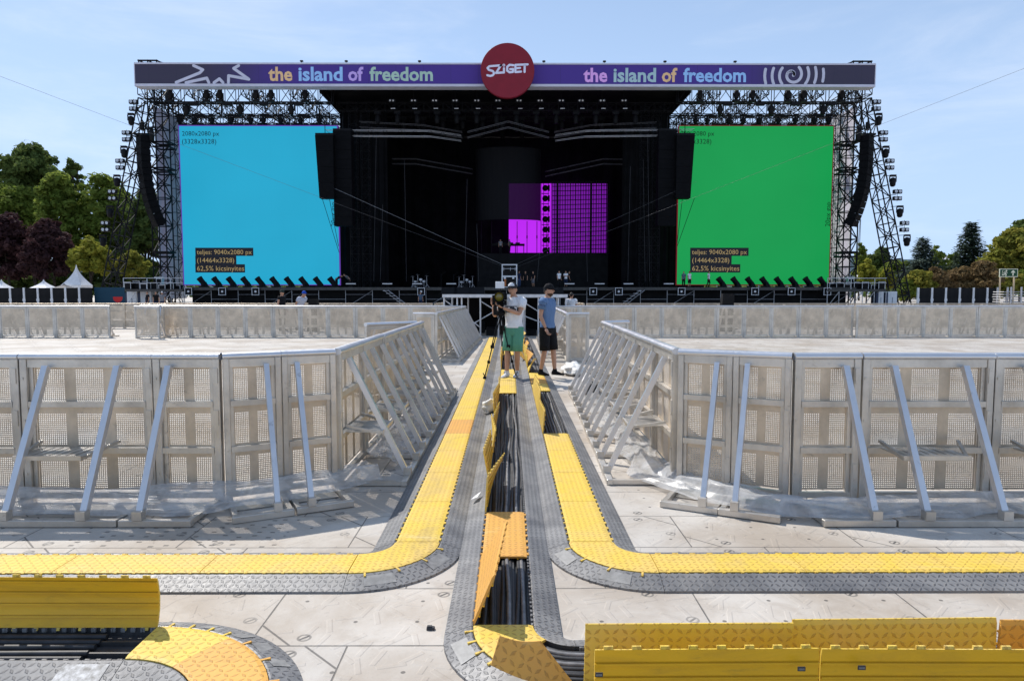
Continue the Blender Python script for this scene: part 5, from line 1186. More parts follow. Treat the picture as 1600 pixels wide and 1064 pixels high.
def conifer(px, ytop, hw, Y, kind, lab, seed, ybase=455, layers=19, size=.5):
    rng = random.Random(seed); c = at(px, ytop, Y); Ht = c.z; w_ = hw * Y / F; t = empty('conifer_tree', (c.x, Y, 0), 0, lab, 'tree', 'conifers beyond the right fence'); b = MB(); tr = MB(); tr.tube([(0, 0, 0), (0, 0, Ht * .97)], [.35, .04], 8)
    for i in range(layers):
        u = (i + .5) / layers; z0 = Ht * (.10 + .88 * u); r_ = w_ * (1 - u) ** .82 * rng.uniform(.72, 1.1) + .25; nb = int(6 + 8 * (1 - u))
        for k in range(nb):
            a = 2 * pi * (k + rng.random()) / nb; L_ = r_ * rng.uniform(.6, 1.08); d = Vector((cos(a), sin(a), 0)); tip = Vector((0, 0, z0)) + d * L_ + Vector((0, 0, -.12 * L_ + .10 * L_ * rng.random()))
            tr.tube([(0, 0, z0), tip], [.06, .015], 4)
            n_ = int(16 + L_ * 22)
            for j in range(n_):
                s_ = rng.uniform(.12, 1.03); p = Vector((0, 0, z0)).lerp(tip, s_) + Vector((rng.gauss(0, .24), rng.gauss(0, .24), rng.gauss(-.12, .2))) * (1.25 - s_ * .5) * 1.2; sd_ = Vector((-sin(a), cos(a), 0)); dd = (d * rng.uniform(.4, 1) + sd_ * rng.uniform(-1, 1) + Vector((0, 0, rng.uniform(-.5, .25)))).normalized(); wv = dd.cross(Vector((rng.gauss(0, .3), rng.gauss(0, .3), 1))).normalized(); q_ = size * rng.uniform(.7, 1.4)
                b.add([p, p + dd * q_ * .6 + wv * q_ * .26, p + dd * q_ * 1.3, p + dd * q_ * .6 - wv * q_ * .26], [(0, 1, 2, 3)])
    b.build('crown', LM[kind], t); tr.build('trunk', M['bark'], t)
GTL = 'trees at the left'; GTR = 'trees at the right'
tree(55, 226, 56, 135, 'dark', 'tallest dark tree rising behind the others at the left', 1, 360, 60, 70, .46, group=GTL)
tree(112, 250, 24, 137, 'dark', 'thin side crown of dark foliage right of the tallest tree', 21, 330, 16, 55, .42, group=GTL)
tree(10, 283, 55, 126, 'green', 'sunlit yellow-green tree at the left picture edge', 2, 400, 56, 75, .42, group=GTL)
tree(93, 268, 42, 122, 'green', 'round green tree in the middle of the left wood', 3, 420, 56, 80, .42, group=GTL)
tree(168, 276, 50, 124, 'green', 'broad green tree behind the leaning truss at the left', 4, 445, 66, 80, .42, group=GTL)
tree(224, 298, 42, 120, 'dark', 'dark green tree close behind the left stage tower', 5, 452, 66, 80, .40, group=GTL)
tree(262, 330, 30, 128, 'dark', 'dark tree showing between the left tower and the cyan screen', 15, 460, 50, 70, .42, group=GTL)
tree(190, 300, 40, 132, 'green', 'green tree filling the gap behind the left leaning truss', 16, 460, 60, 70, .42, group=GTL)
tree(-40, 262, 50, 140, 'dark', 'dark tree past the left picture edge', 6, 400, 40, 60, .45, group=GTL)
tree(8, 330, 46, 106, 'purple', 'purple-leaved tree at the left picture edge', 7, 444, 60, 80, .36, group=GTL)
tree(82, 346, 40, 104, 'purple', 'purple-leaved tree behind the white tents', 8, 436, 56, 80, .36, group=GTL)
tree(52, 372, 26, 100, 'purple', 'small purple-leaved tree between the two larger purple ones', 9, 440, 30, 70, .34, group=GTL)
tree(138, 371, 34, 103, 'yellow', 'low yellow-green tree lit by the sun beside the purple ones', 10, 436, 40, 70, .34, group=GTL)
tree(205, 392, 24, 106, 'autumn', 'small yellowish tree behind the left side platform', 11, 440, 30, 60, .34, group=GTL)
for i, (px, yt, hw, Y) in enumerate(((150, 412, 40, 112), (215, 415, 40, 113), (90, 415, 40, 113), (30, 415, 40, 113), (-20, 415, 40, 113), (258, 420, 26, 113))):
    tree(px, yt, hw, Y, 'dark', f'dark undergrowth bush at the foot of the left trees, {["third", "second", "fourth", "fifth", "sixth", "first"][i]} from the stage', 30 + i, 470, 34, 60, .38, name='bush', group='bushes at the left')
tree(1345, 380, 12, 150, 'green', 'narrow green tree just right of the right stage tower', 41, 446, 24, 60, .45, group=GTR)
tree(1376, 389, 26, 160, 'dark', 'dark green tree beyond the right side platform', 42, 446, 40, 60, .45, group=GTR)
tree(1400, 404, 24, 156, 'green', 'green tree just left of the leaning right truss', 48, 446, 34, 60, .45, group=GTR)
tree(1356, 405, 17, 112, 'yellow', 'yellow-green bush behind the right side platform', 43, 452, 30, 60, .3, name='bush', group='bushes at the right')
tree(1388, 421, 20, 110, 'yellow', 'lower yellow-green bush beside the leaning right truss', 44, 456, 30, 60, .3, name='bush', group='bushes at the right')
conifer(1443, 369, 44, 130, 'blue', 'broad bluish conifer beside the leaning right truss', 45)
conifer(1518, 344, 42, 126, 'spruce', 'tall dark spruce with a pointed top at the right', 46, layers=21)
tree(1466, 384, 14, 150, 'green', 'slim green tree between the two conifers', 47, 446, 24, 60, .42, group=GTR)
tree(1492, 396, 18, 150, 'green', 'low green tree left of the tall spruce', 49, 446, 28, 60, .42, group=GTR)
tree(1585, 356, 46, 112, 'autumn', 'large yellowing tree behind the exit sign', 50, 452, 66, 80, .36, group=GTR)
tree(1600, 344, 40, 135, 'dark', 'dark tree behind the large yellowing tree at the right edge', 51, 430, 44, 60, .42, group=GTR)
tree(1650, 340, 50, 118, 'green', 'green tree past the right picture edge', 52, 446, 40, 60, .42, group=GTR)
for i, (px, yt, hw, kd) in enumerate(((1438, 422, 26, 'autumn'), (1462, 420, 26, 'brown'), (1500, 418, 30, 'brown'), (1540, 410, 28, 'brown'), (1575, 426, 26, 'autumn'), (1608, 420, 26, 'green'), (1420, 434, 20, 'green'))):
    tree(px, yt, hw, 104 + i % 3, kd, f'{ {"autumn": "yellowish", "brown": "rusty brown", "green": "green"}[kd]} bush behind the right fence, {["second", "third", "fourth", "fifth", "sixth", "seventh", "first"][i]} from the stage', 60 + i, 470, 44, 60, .3, name='bush', group='bushes at the right')
# a far-off wood and hills close the horizon
rng = random.Random(3); b = MB(); cl = []
for i in range(420):
    x_ = rng.uniform(-420, 420)
    if abs(x_) < 36: continue
    cl.append((x_, rng.uniform(250, 300), rng.uniform(2, 9) + 3 * NZ.noise(Vector((x_ * .03, 0, 0))), rng.uniform(4, 7)))
leaves(b, rng, cl, 40, 1.1); tag(b.build('treeline', LM['dark']), 'dark far-off wood along the horizon', None, None, 'stuff')
b = MB(); n_ = 120; rows = []
for j in range(8):
    rows.append([(-1600 + 3200 * i / n_, 850 + 110 * j, max(-.5, sin(pi * min(1, (j + .2) / 6)) * (52 + 22 * NZ.noise(Vector((i * .07, j * .1, 2))) + 7 * NZ.noise(Vector((i * .4, j * .5, 5)))))) for i in range(n_ + 1)])
w1 = n_ + 1; b.add([p for r_ in rows for p in r_], [(j * w1 + i, j * w1 + i + 1, (j + 1) * w1 + i + 1, (j + 1) * w1 + i) for j in range(7) for i in range(n_)], 0, True)
tag(b.build('hills', plain('haze_blue_hills', (.05, .085, .10), .9, 0, .35, .05, .1)), 'low wooded hills on the horizon', None, None, 'structure')  # distance haze is put into the bluish base colour of the woods
for i, (px, py, w_, h_) in enumerate(((1353, 397, 16, 5), (1481, 399, 7, 6), (1473, 404, 5, 4))):
    c = at(px, py, 700); b = MB(); W_ = w_ * .65; b.box((-W_ / 2, 0, -c.z), (W_ / 2, 9, 0), 0)
    for k in range(3): b.box((-W_ / 2 + .4, -.05, -1.1 - k * 1.1), (W_ / 2 - .4, -.003, -.6 - k * 1.1), 1)
    tag(b.build('distant_house', [M['white_paint'], M['black']], None, (c.x, 700, c.z)), ['long pale flat-roofed house on the far hill beside the right tower', 'small pale house on the far hill between the conifers', 'smallest pale house on the far hill by the bluish conifer'][i], 'house')
# ------------------------------------------------------------------ people
def skin_obj(nodes, edges, sub=2):
    me = bpy.data.meshes.new('figure'); me.from_pydata([n[:3] for n in nodes], edges, []); o = bpy.data.objects.new('figure', me); COL.objects.link(o)
    o.modifiers.new('skin', 'SKIN').use_smooth_shade = True
    sv = me.skin_vertices[0].data
    for i, n in enumerate(nodes): sv[i].radius = (n[3], n[4] if len(n) > 4 else n[3]); sv[i].use_root = i == 0
    m = o.modifiers.new('sub', 'SUBSURF'); m.levels = sub; m.render_levels = sub
    dg = bpy.context.evaluated_depsgraph_get(); ev = o.evaluated_get(dg); e = ev.to_mesh()
    vs = [v.co.copy() for v in e.vertices]; fs = [tuple(p.vertices) for p in e.polygons]
    ev.to_mesh_clear(); bpy.data.objects.remove(o); bpy.data.meshes.remove(me); return vs, fs
def loft(b, rings, mi=0, n=20, cap=False):
    """rings: (centre Vector, rx, ry, matrix or None) stacked cross-sections"""
    vs = []
    for c, rx, ry, m_ in rings:
        for k in range(n):
            a = 2 * pi * k / n; p = Vector((rx * cos(a), ry * sin(a), 0)); vs.append(Vector(c) + (m_ @ p if m_ else p))
    b.add(vs, [(i * n + k, i * n + (k + 1) % n, (i + 1) * n + (k + 1) % n, (i + 1) * n + k) for i in range(len(rings) - 1) for k in range(n)], mi, True)
    if cap: b.add(vs[-n:], [tuple(range(n))], mi, True)
cloth_cache = {}
def cloth(name, c):
    k = (name, c)
    if k not in cloth_cache:
        g = G(name, .8, 0, .15); n = g.noise(6, 4, .6, False, (1, 1, .55), .8); g.color(g.mix(n.step(.3, .7), tuple(v * .88 for v in c), c)); g.bump(n, .8, .05); cloth_cache[k] = g.mat
    return cloth_cache[k]
M['skin'] = plain('skin', (.50, .27, .175), .5, 0, .08, 14, .4)
M['beard'] = plain('brown_beard', (.075, .042, .028), .8, 0, .3, 40, .2)
M['hair'] = plain('dark_hair', (.025, .017, .012), .6, 0, .3, 20, .3)
DEF = dict(lsh=(.175, .0, 1.44), rsh=(-.175, .0, 1.44), lel=(.225, .03, 1.17), rel=(-.225, .03, 1.17), lha=(.235, -.06, .92), rha=(-.235, -.06, .92), lhip=(.095, 0, .93), rhip=(-.095, 0, .93), lkn=(.11, -.02, .50), rkn=(-.11, -.02, .50), lan=(.115, .03, .085), ran=(-.115, .03, .085), head=(0, -.02, 1.66))
def person(loc, yaw, label, shirt, trousers, shoes, height=1.0, pose=None, hat=None, hatc=(.01, .01, .012), short=True, bend=0, headyaw=0, beard=False, hair=True, skinm=None, sleeve=.55, group=None, print_=False, detail=True, hat_front=None, hem=.935):
    J = {k: Vector(v) for k, v in DEF.items()}
    for k, v in (pose or {}).items(): J[k] = Vector(v)
    Bm = Matrix.Translation((0, 0, .95)) @ Matrix.Rotation(R(bend), 4, 'X') @ Matrix.Translation((0, 0, -.95))   # positive bends towards -y
    if bend:
        for k in ('lsh', 'rsh', 'head', 'lel', 'rel', 'lha', 'rha'):
            if not (pose and k in pose): J[k] = Bm @ J[k]
    T = lambda x, y, z: (Bm @ Vector((x, y, z))) if bend else Vector((x, y, z))
    t = empty('person', loc, yaw, label, 'person', group); t.scale = (height,) * 3
    sk_ = skinm or M['skin']
    # one continuous body: pelvis, spine, arms, legs grown over a jointed skeleton
    N = [(0, 0, .97, .125, .10), (*T(0, 0, 1.12), .12, .09), (*T(0, .0, 1.32), .135, .10), (*T(0, .01, 1.44), .10, .08), (*T(0, .0, 1.53), .055, .055), (*(T(0, 0, 1.53).lerp(J['head'], .55)), .055, .058)]
    E = [(0, 1), (1, 2), (2, 3), (3, 4), (4, 5)]
    def chain(root, pts):
        pr_ = root
        for p in pts: N.append(p); E.append((pr_, len(N) - 1)); pr_ = len(N) - 1
    for s_ in 'lr':
        sh, el, ha = J[s_ + 'sh'], J[s_ + 'el'], J[s_ + 'ha']; fa = (ha - el)
        chain(3, [(*sh, .05, .05), (*sh.lerp(el, .5), .05, .05), (*el, .04, .04), (*el.lerp(ha, .35), .042, .04), (*(ha - fa * .03), .026, .03)])
        hp, kn, an = J[s_ + 'hip'], J[s_ + 'kn'], J[s_ + 'an']
        chain(0, [(*hp, .088, .088), (*hp.lerp(kn, .5), .072, .075), (*kn, .052, .054), (*kn.lerp(an, .33), .055, .058), (*an, .034, .038)])
    vs, fs = skin_obj(N, E, 1 if not detail else 2); b = MB(); b.add(vs, fs, 0, True)
    # head with brow, nose, chin, ears
    hm = Matrix.Translation(J['head']) @ Matrix.Rotation(R(headyaw), 4, 'Z'); hb = MB(); hb.ball((0, 0, 0), 1, 20, 16)
    for i, (x, y, z) in enumerate(hb.v):
        w_ = .074 * (1 - .24 * max(0, -z) ** 1.4); d_ = .096 if y > 0 else .09
        yy = y * d_ * (1 - .10 * max(0, -z) ** 2 * (1 if y > 0 else .2))
        if y < -.6: yy += -.010 * max(0, 1 - abs(z + .75) * 4) + .008 * max(0, 1 - abs(z - .12) * 6) * (1 if abs(x) > .2 else .3)
        hb.v[i] = tuple(hm @ Vector((x * w_, yy, z * .122)))
    b.add(hb.v, hb.f, 0, True)
    nose = [hm @ Vector(p) for p in ((-.014, -.085, -.022), (.014, -.085, -.022), (0, -.118, -.018), (0, -.088, .028), (0, -.09, -.03))]; b.add(nose, [(0, 2, 3), (2, 1, 3), (0, 4, 2), (4, 1, 2)], 0, True)
    for sx in (-1, 1): eb = MB(); eb.ball((0, 0, 0), (.012, .022, .034), 8, 6); b.add([hm @ (Vector(p) + Vector((sx * .076, .01, -.005))) for p in eb.v], eb.f, 0, True)
    for s_ in 'lr':   # hands: palm, four unequal curled fingers, thumb from the side of the palm
        el, ha = J[s_ + 'el'], J[s_ + 'ha']; d = (ha - el).normalized(); sd_ = d.cross(Vector((0, 0, 1)) if abs(d.z) < .8 else Vector((0, 1, 0))).normalized(); nn = sd_.cross(d)
        if nn.y > 0 and abs(d.z) > .8: nn = -nn
        pc = ha + d * .045; pb_ = MB(); pb_.ball((0, 0, 0), 1, 10, 6); b.add([pc + d * p[2] * .055 + sd_ * p[0] * .042 + nn * p[1] * .017 for p in pb_.v], pb_.f, 0, True)
        for k, L_ in enumerate((.066, .076, .071, .054)):
            p0 = pc + d * .04 + sd_ * (-.03 + .02 * k); b.tube([p0, p0 + d * L_ * .5 + nn * .008, p0 + d * L_ * .85 + nn * .03, p0 + d * L_ * .9 + nn * .045], [.0095, .009, .008, .006], 6)
        p0 = pc - d * .015 - sd_ * .034; b.tube([p0, p0 - sd_ * .022 + d * .025 + nn * .01, p0 - sd_ * .018 + d * .05 + nn * .022], [.012, .01, .007], 6)
    body = b.build('body', sk_, t)
    eyes = MB()
    for sx in (-1, 1): e_ = MB(); e_.ball((0, 0, 0), (.012, .006, .007), 8, 6); eyes.add([hm @ (Vector(p) + Vector((sx * .03, -.083, .012))) for p in e_.v], e_.f, 0, True)
    eyes.add([hm @ Vector(p) for p in ((-.024, -.098, -.062), (.024, -.098, -.062), (.02, -.099, -.069), (-.02, -.099, -.069))], [(0, 1, 2, 3)])
    eyes.build('eyes', M['hair'], t)
    if hair:
        h_ = MB(); q_ = MB(); q_.ball((0, 0, 0), 1, 18, 14); keep = []
        for f in q_.f:
            c_ = sum((Vector(q_.v[i]) for i in f), Vector()) / len(f)
            if c_.z > .35 - .9 * max(0, c_.y) - (.0 if c_.y > -.2 else -.25): keep.append(f)
        h_.add([hm @ Vector((p[0] * .081, p[1] * (.103 if p[1] > 0 else .093) + .004, p[2] * .130)) for p in q_.v], keep, 0, True); h_.build('hair', M['hair'], t)
    if beard:
        h_ = MB(); q_ = MB(); q_.ball((0, 0, 0), 1, 18, 14); keep = [f for f in q_.f if (lambda c_: c_.z < -.42 and c_.y < .2 and not (c_.z > -.62 and abs(c_.x) < .34 and c_.y < 0))(sum((Vector(q_.v[i]) for i in f), Vector()) / len(f))]
        h_.add([hm @ Vector((p[0] * .068, p[1] * .098 - .004, p[2] * .130)) for p in q_.v], keep, 0, True); h_.build('beard', M['beard'], t)
    if hat:
        h_ = MB(); n_ = 20; rows = []
        for i in range(7):
            u = i / 6; a = u * pi / 2; rows.append([(.088 * cos(a) * cos(2 * pi * k / n_), .108 * cos(a) * sin(2 * pi * k / n_) + .003, .038 + .105 * sin(a) * (1 if hat == 'cap' else 1.1)) for k in range(n_)])
        v_ = [hm @ Vector(p) for r_ in rows for p in r_]; fq = []; mi_ = []
        for i in range(6):
            for k in range(n_): fq.append((i * n_ + k, i * n_ + (k + 1) % n_, (i + 1) * n_ + (k + 1) % n_, (i + 1) * n_ + k))
        fr_ = [f for f in fq if hat_front and sum(rows[i // n_][i % n_][1] for i in f) < -.2 and sum(rows[i // n_][i % n_][2] for i in f) > .26]; bk = [f for f in fq if f not in fr_]
        h_.add(v_, bk, 0, True)
        if fr_: h_.add(v_, fr_, 1, True)
        br = []; L_ = .085 if hat == 'cap' else .04
        for k in range(11): a = pi + pi * k / 10; br.append((.086 * cos(a), .104 * sin(a), .040)); br.append((.078 * cos(a), .104 * sin(a) - L_ * sin(pi * k / 10) ** .7, .034 - .01 * abs(cos(a))))
        h_.add([hm @ Vector(p) for p in br] + [hm @ (Vector(p) - Vector((0, 0, .005))) for p in br], [(2 * k, 2 * k + 1, 2 * k + 3, 2 * k + 2) for k in range(10)] + [(22 + 2 * k + 2, 22 + 2 * k + 3, 22 + 2 * k + 1, 22 + 2 * k) for k in range(10)] + [(2 * k + 1, 22 + 2 * k + 1, 22 + 2 * k + 3, 2 * k + 3) for k in range(10)], 0, True)
        h_.build('cap' if hat == 'cap' else 'hard_hat', [cloth('cap_cloth', hatc), cloth('cap_front', hat_front or hatc)], t)
    # shirt: torso and sleeves over the body
    s_ = MB(); Mr = Bm.to_3x3() if bend else None
    ripple = lambda z: .004 * sin(z * 37)
    loft(s_, [(T(0, 0, z), rx, ry, Mr) for z, rx, ry in ((hem, .176, .134), (hem + .012, .180, .137), (.99, .174, .131), (1.06, .164, .122), (1.16, .172, .126), (1.27, .192, .136), (1.36, .200, .136), (1.42, .190, .122), (1.465, .150, .095), (1.495, .105, .078), (1.515, .078, .07))], 0, 24)
    for q_ in 'lr':
        sh, el = J[q_ + 'sh'], J[q_ + 'el']; d = el - sh; e_ = sh + d * sleeve; mid = sh + d * sleeve * .55
        ins = T(0, 0, 1.43).lerp(sh, .55); s_.tube([ins, sh.lerp(ins, .2), sh + d * .1, mid, e_, e_ - d * .01], [.088, .092, .090, .082, .080, .062], 14, 0, False); s_.ball(tuple(sh + Vector((0, 0, -.008))), (.083, .083, .078), 14, 10)
    mats_ = [shirt]
    if print_:   # dark block with pale letter shapes across the chest
        mats_ += [M['ink'], shirt]
        def cp(u, v, e=.003): a = -pi / 2 + u; z = v; rr = .198 + e; return T(rr * cos(a), (.139 + e) * sin(a), z)
        def patch(u0, u1, v0, v1, mi, e):
            n_ = 6; s_.add([cp(u0 + (u1 - u0) * k / n_, v, e) for v in (v0, v1) for k in range(n_ + 1)], [(k, k + 1, n_ + 2 + k, n_ + 1 + k) for k in range(n_)], mi)
        patch(-.62, .72, 1.225, 1.345, 1, .006)
        for u0, u1, v0, v1 in ((-.46, -.40, 1.24, 1.33), (-.33, -.05, 1.305, 1.325), (-.2, -.12, 1.235, 1.305), (.08, .13, 1.24, 1.33), (.2, .52, 1.30, 1.33), (.46, .52, 1.25, 1.30)): patch(u0, u1, v0, v1, 2, .009)
    wr = lambda b_, a_: [tuple(Vector(p) + Vector((p[0], p[1], 0)).normalized() * a_ * (NZ.noise(Vector((p[0] * 5, p[1] * 5, p[2] * 9 + yaw * 7))) + .6 * NZ.noise(Vector((p[0] * 11 + p[2] * 9, p[1] * 11, p[2] * 4 + yaw * 3))))) for p in b_.v]
    s_.v = wr(s_, .014)
    s_.build('shirt', mats_, t)
    p_ = MB(); loft(p_, [(Vector((0, 0, z)), rx, ry, None) for z, rx, ry in ((1.02, .150, .110), (.98, .158, .118), (.93, .168, .124), (.90, .174, .128), (.84, .176, .128), (.79, .15, .115))], 0, 24)
    for q_ in 'lr':
        hp, kn, an = J[q_ + 'hip'], J[q_ + 'kn'], J[q_ + 'an']
        if short: P_ = [hp + Vector((0, 0, .02)), hp.lerp(kn, .35), hp.lerp(kn, .7), hp.lerp(kn, 1.02), hp.lerp(kn, 1.03)]; rr = [.108, .110, .106, .103, .08]
        else: P_ = [hp + Vector((0, 0, .02)), hp.lerp(kn, .5), kn, kn.lerp(an, .5), an + Vector((0, 0, .01)), an]; rr = [.105, .09, .074, .068, .062, .05]
        p_.tube(P_, rr, 14, 0, False)
    p_.v = wr(p_, .010)
    p_.build('trousers' if not short else 'shorts', trousers, t)
    for q_ in 'lr':
        an = J[q_ + 'an']; f_ = MB(); sx = .25 if q_ == 'l' else -.25
        prof = [(.07, .038, .085), (.06, .042, .075), (0, .042, .085), (-.07, .043, .06), (-.13, .046, .045), (-.175, .036, .035), (-.19, .015, .02)]
        rings = []
        vs_ = []
        for y_, w_, h_ in prof:
            for k in range(10): a = 2 * pi * k / 10; vs_.append((an.x + w_ * cos(a) + sx * -y_ * .4, an.y - .02 + y_, an.z - .085 + max(0.0, h_ * .5 + h_ * .55 * sin(a))))
        f_.add(vs_, [(i * 10 + k, i * 10 + (k + 1) % 10, (i + 1) * 10 + (k + 1) % 10, (i + 1) * 10 + k) for i in range(6) for k in range(10)] , 0, True); f_.add(vs_[:10], [tuple(range(9, -1, -1))]); f_.add(vs_[-10:], [tuple(range(10))])
        f_.tube([(an.x, an.y, an.z - .01), (an.x, an.y, an.z + .035)], [.046, .042], 10, 0)
        f_.build('shoe', shoes, t)
    return t
WHITE = cloth('white_cotton', (.88, .88, .90)); GREENC = cloth('green_cotton', (.115, .34, .235)); BLUEC = cloth('blue_cotton', (.135, .225, .40)); BLACKC = cloth('black_cotton', (.012, .012, .014)); NAVY = cloth('navy_cotton', (.02, .03, .07)); GREYC = cloth('grey_cotton', (.2, .2, .22)); SHOEW = cloth('white_shoe', (.7, .7, .72)); SHOEB = cloth('black_shoe', (.012, .012, .013))
RZ = .062
person((.085, 12.95, RZ), R(-20), 'man in white printed T-shirt, green shorts and white cap reaching to a tripod camera', WHITE, GREENC, SHOEW, 1.0,
       dict(lsh=(.180, -.02, 1.435), rsh=(-.165, -.02, 1.42), lel=(.175, -.17, 1.20), lha=(-.12, -.31, 1.32), rel=(-.33, -.15, 1.15), rha=(-.30, -.31, 1.36), head=(-.015, -.035, 1.655), lhip=(.085, 0, .93), rhip=(-.085, 0, .93), lkn=(.085, -.05, .50), lan=(.055, .03, .085), rkn=(-.10, -.07, .505), ran=(-.10, -.12, .085)), hat='cap', hatc=(.03, .03, .035), hat_front=(.72, .72, .74), headyaw=-6, print_=True)
person((.735, 13.2, RZ), R(50), 'bearded man in blue T-shirt, black shorts and black cap looking to the right', BLUEC, BLACKC, SHOEB, .985,
       dict(lsh=(.172, .02, 1.43), rsh=(-.178, -.02, 1.445), lkn=(.10, -.07, .505), lan=(.115, -.10, .085), rkn=(-.085, .0, .50), ran=(-.09, .09, .085), lel=(.225, .08, 1.17), lha=(.25, .02, .92), rel=(-.225, .0, 1.17), rha=(-.21, -.12, .93), head=(.01, -.03, 1.66)), hat='cap', hatc=(.012, .012, .014), headyaw=26, beard=True)
wb = MB(); wb.lathe([(.034, -.012), (.036, 0), (.034, .012)], (0, 0, 0), 12)
# tripod camera
t = empty('tripod_camera', (-.17, 12.9, RZ), 0, 'black film camera with amber lens on a tall black tripod beside the white-shirted man', 'camera')
CB = M['black_metal']; ap = Vector((0, 0, 1.22))
for i, (fx, fy, fz) in enumerate(((-.29, -.29, 0), (.29, -.10, 0), (.09, .55, 0))):
    b = MB(); foot = Vector((fx, fy, fz)); mid = ap.lerp(foot, .52); sdv = Vector((foot.y, -foot.x, 0)).normalized() * .022
    for s_ in (-1, 1): b.bar(ap + sdv * s_ + (foot - ap) * .03, mid + sdv * s_, .02, None, 8)
    b.bar(mid - (foot - ap) * .06, foot + Vector((0, 0, .03)), .022, None, 8); b.cbox(mid, (.07, .05, .06)); b.cbox(ap.lerp(foot, .75), (.05, .04, .05)); b.lathe([(.03, 0), (.035, .02), (.02, .05)], foot, 8); b.bar(foot + Vector((0, 0, .05)), foot + Vector((-.03 if fx < 0 else .03, -.02, .11)), .018, None, 6)
    b.build('leg', CB, t)
b = MB(); b.lathe([(.07, 1.16), (.085, 1.2), (.085, 1.25), (.05, 1.27), (.05, 1.33), (.07, 1.34), (.07, 1.41), (.04, 1.42)], (0, 0, 0), 14); b.box((-.06, -.1, 1.405), (.06, .12, 1.43)); b.bar((.05, .08, 1.36), (.33, .42, 1.12), .02, None, 6); b.build('fluid_head', CB, t)
b = MB(); b.bbox((-.075, -.16, 1.43), (.075, .2, 1.60), .01); b.box((-.10, -.05, 1.47), (-.076, .12, 1.57)); b.box((.076, -.02, 1.46), (.125, .14, 1.58)); b.bar((0, -.1, 1.66), (0, .12, 1.66), .025, None, 6); b.bar((0, -.09, 1.60), (0, -.09, 1.66), .02, None, 6); b.bar((0, .11, 1.60), (0, .11, 1.66), .02, None, 6); b.bar((-.1, -.3, 1.46), (-.1, .1, 1.46), .015, None, 6); b.bar((.06, -.3, 1.46), (.06, .1, 1.46), .015, None, 6); b.build('camera_body', CB, t)
b = MB(); b.lathe([(.05, 0), (.055, -.08), (.085, -.1), (.092, -.24), (.084, -.24), (.078, -.14)], (-.02, -.16, 1.52), 22, 0, 'y'); b.lathe([(.08, -.175), (.05, -.185), (.0, -.19)], (-.02, -.16, 1.52), 22, 1, 'y')
g = G('amber_glass', .12, 0, .8); g.color((.22, .17, .01)); b.build('lens', [CB, g.mat], t)
b = MB(); b.bbox((-.09, -.20, 1.675), (.075, -.17, 1.80), .008); b.build('matte_flag', M['white_paint'], t)
b = MB(); b.bbox((-.13, -.26, 1.18), (-.06, -.16, 1.36), .01); b.box((-.15, -.24, 1.37), (-.10, -.16, 1.55)); b.box((.07, -.22, 1.36), (.12, -.12, 1.45)); b.build('battery_pack', CB, t)
# the others, far off
GP = 'crew on and around the stage'
def far_person(px, pyfeet, Y, z, yaw, lab, sh, tr, **kw): c = at(px, 450, Y); return person((c.x, Y, z), R(yaw), lab, sh, tr, SHOEB, detail=False, group=GP, **kw)
far_person(893, 0, 27.5, 0, 170, 'long-haired person in white T-shirt seen from behind right of the platform', WHITE, NAVY, height=.94, short=False)
far_person(440, 0, 30, 0, 70, 'person in black sleeveless top and dark helmet behind the left middle barriers', BLACKC, BLACKC, hat='hard', hatc=(.03, .045, .04), sleeve=.12, short=False, height=1.0)
far_person(466, 0, 30.5, 0, 60, 'person in pale T-shirt and blue helmet bending forward behind the barriers', cloth('pale_cotton', (.55, .58, .68)), NAVY, hat='hard', hatc=(.02, .09, .50), bend=28, short=False, height=1.02)
far_person(526, 0, 76, 2.25, 75, 'crew member in dark clothes bending down at the right edge of the cyan screen', NAVY, BLACKC, bend=62, short=False)
far_person(546, 0, 76.5, 2.25, -60, 'crew member stooping on the stage beside the cyan screen', GREYC, BLACKC, bend=50, short=False)
far_person(873.5, 0, 74, 2.25, 30, 'man in white T-shirt standing on the stage, left of two in white', WHITE, BLACKC, short=False)
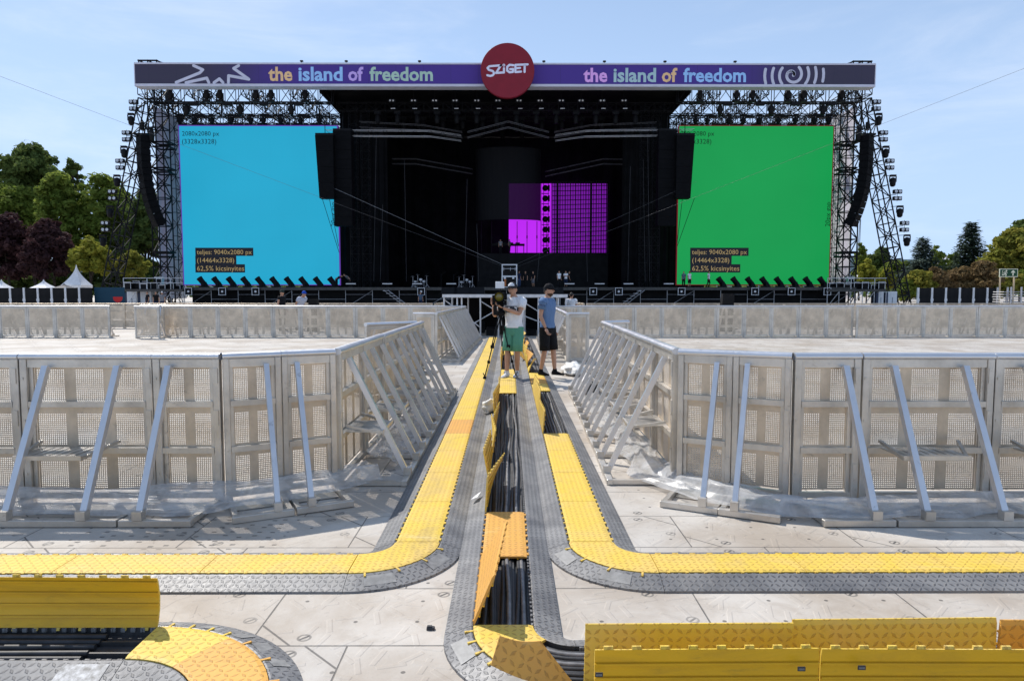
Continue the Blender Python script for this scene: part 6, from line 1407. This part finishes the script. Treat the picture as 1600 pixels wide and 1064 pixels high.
far_person(884, 0, 74.2, 2.25, -30, 'man in white T-shirt with folded arms on the stage, right of two in white', WHITE, NAVY, short=True, pose=dict(lel=(.24, -.1, 1.2), lha=(-.02, -.22, 1.25), rel=(-.24, -.1, 1.2), rha=(.02, -.24, 1.22)))
far_person(889, 0, 75, 2.25, 90, 'crew member in black beside the man with folded arms', BLACKC, BLACKC, short=False)
far_person(811, 0, 74.6, 2.25, 40, 'man in dark T-shirt and blue jeans just right of the flight case', NAVY, cloth('denim', (.06, .10, .22)), short=False)
far_person(821, 0, 75, 2.25, -20, 'man in black between others right of the flight case', BLACKC, BLACKC, short=False)
far_person(833, 0, 75, 2.25, -50, 'man in black, rightmost of the group by the flight case', BLACKC, GREYC, short=True)
far_person(1068, 0, 75.5, 2.25, -40, 'crew member in grey-blue top at the left edge of the green screen', cloth('greyblue', (.14, .2, .24)), BLACKC, short=False)
far_person(1077, 0, 75, 2.25, 30, 'man in white T-shirt with red cap at the left edge of the green screen', WHITE, BLACKC, short=True, hat='cap', hatc=(.35, .03, .04))
far_person(1107, 0, 75, 2.25, 60, 'man in white T-shirt walking alone before the green screen', WHITE, BLACKC, short=False, pose=dict(lkn=(.1, -.12, .5), lan=(.1, .04, .085), rkn=(-.1, .05, .5), ran=(-.1, .24, .11)))
far_person(782, 0, 91, zr, 10, 'person in grey top behind the dark table before the purple screen', cloth('midgrey', (.3, .3, .32)), BLACKC, short=False)
far_person(796, 0, 91, zr, 60, 'person in dark top beside the table before the purple screen', cloth('dimgrey', (.14, .13, .16)), BLACKC, short=False)
far_person(253, 0, 60, 0, 0, 'person in pale hat by the left side platform, only head showing', GREYC, NAVY, hat='cap', hatc=(.75, .75, .76), short=False)
far_person(243, 0, 60.5, 0, 40, 'person with dark hair by the left side platform, beside the pale hat', BLACKC, NAVY, short=False)
far_person(230, 0, 61, 0, -40, 'person in black by the white cabins at the left side platform', BLACKC, NAVY, short=False)
far_person(657, 0, 71, 0, 20, 'crew member in blue-grey under the stage edge left of the platform', cloth('slate', (.10, .14, .2)), NAVY, short=False)
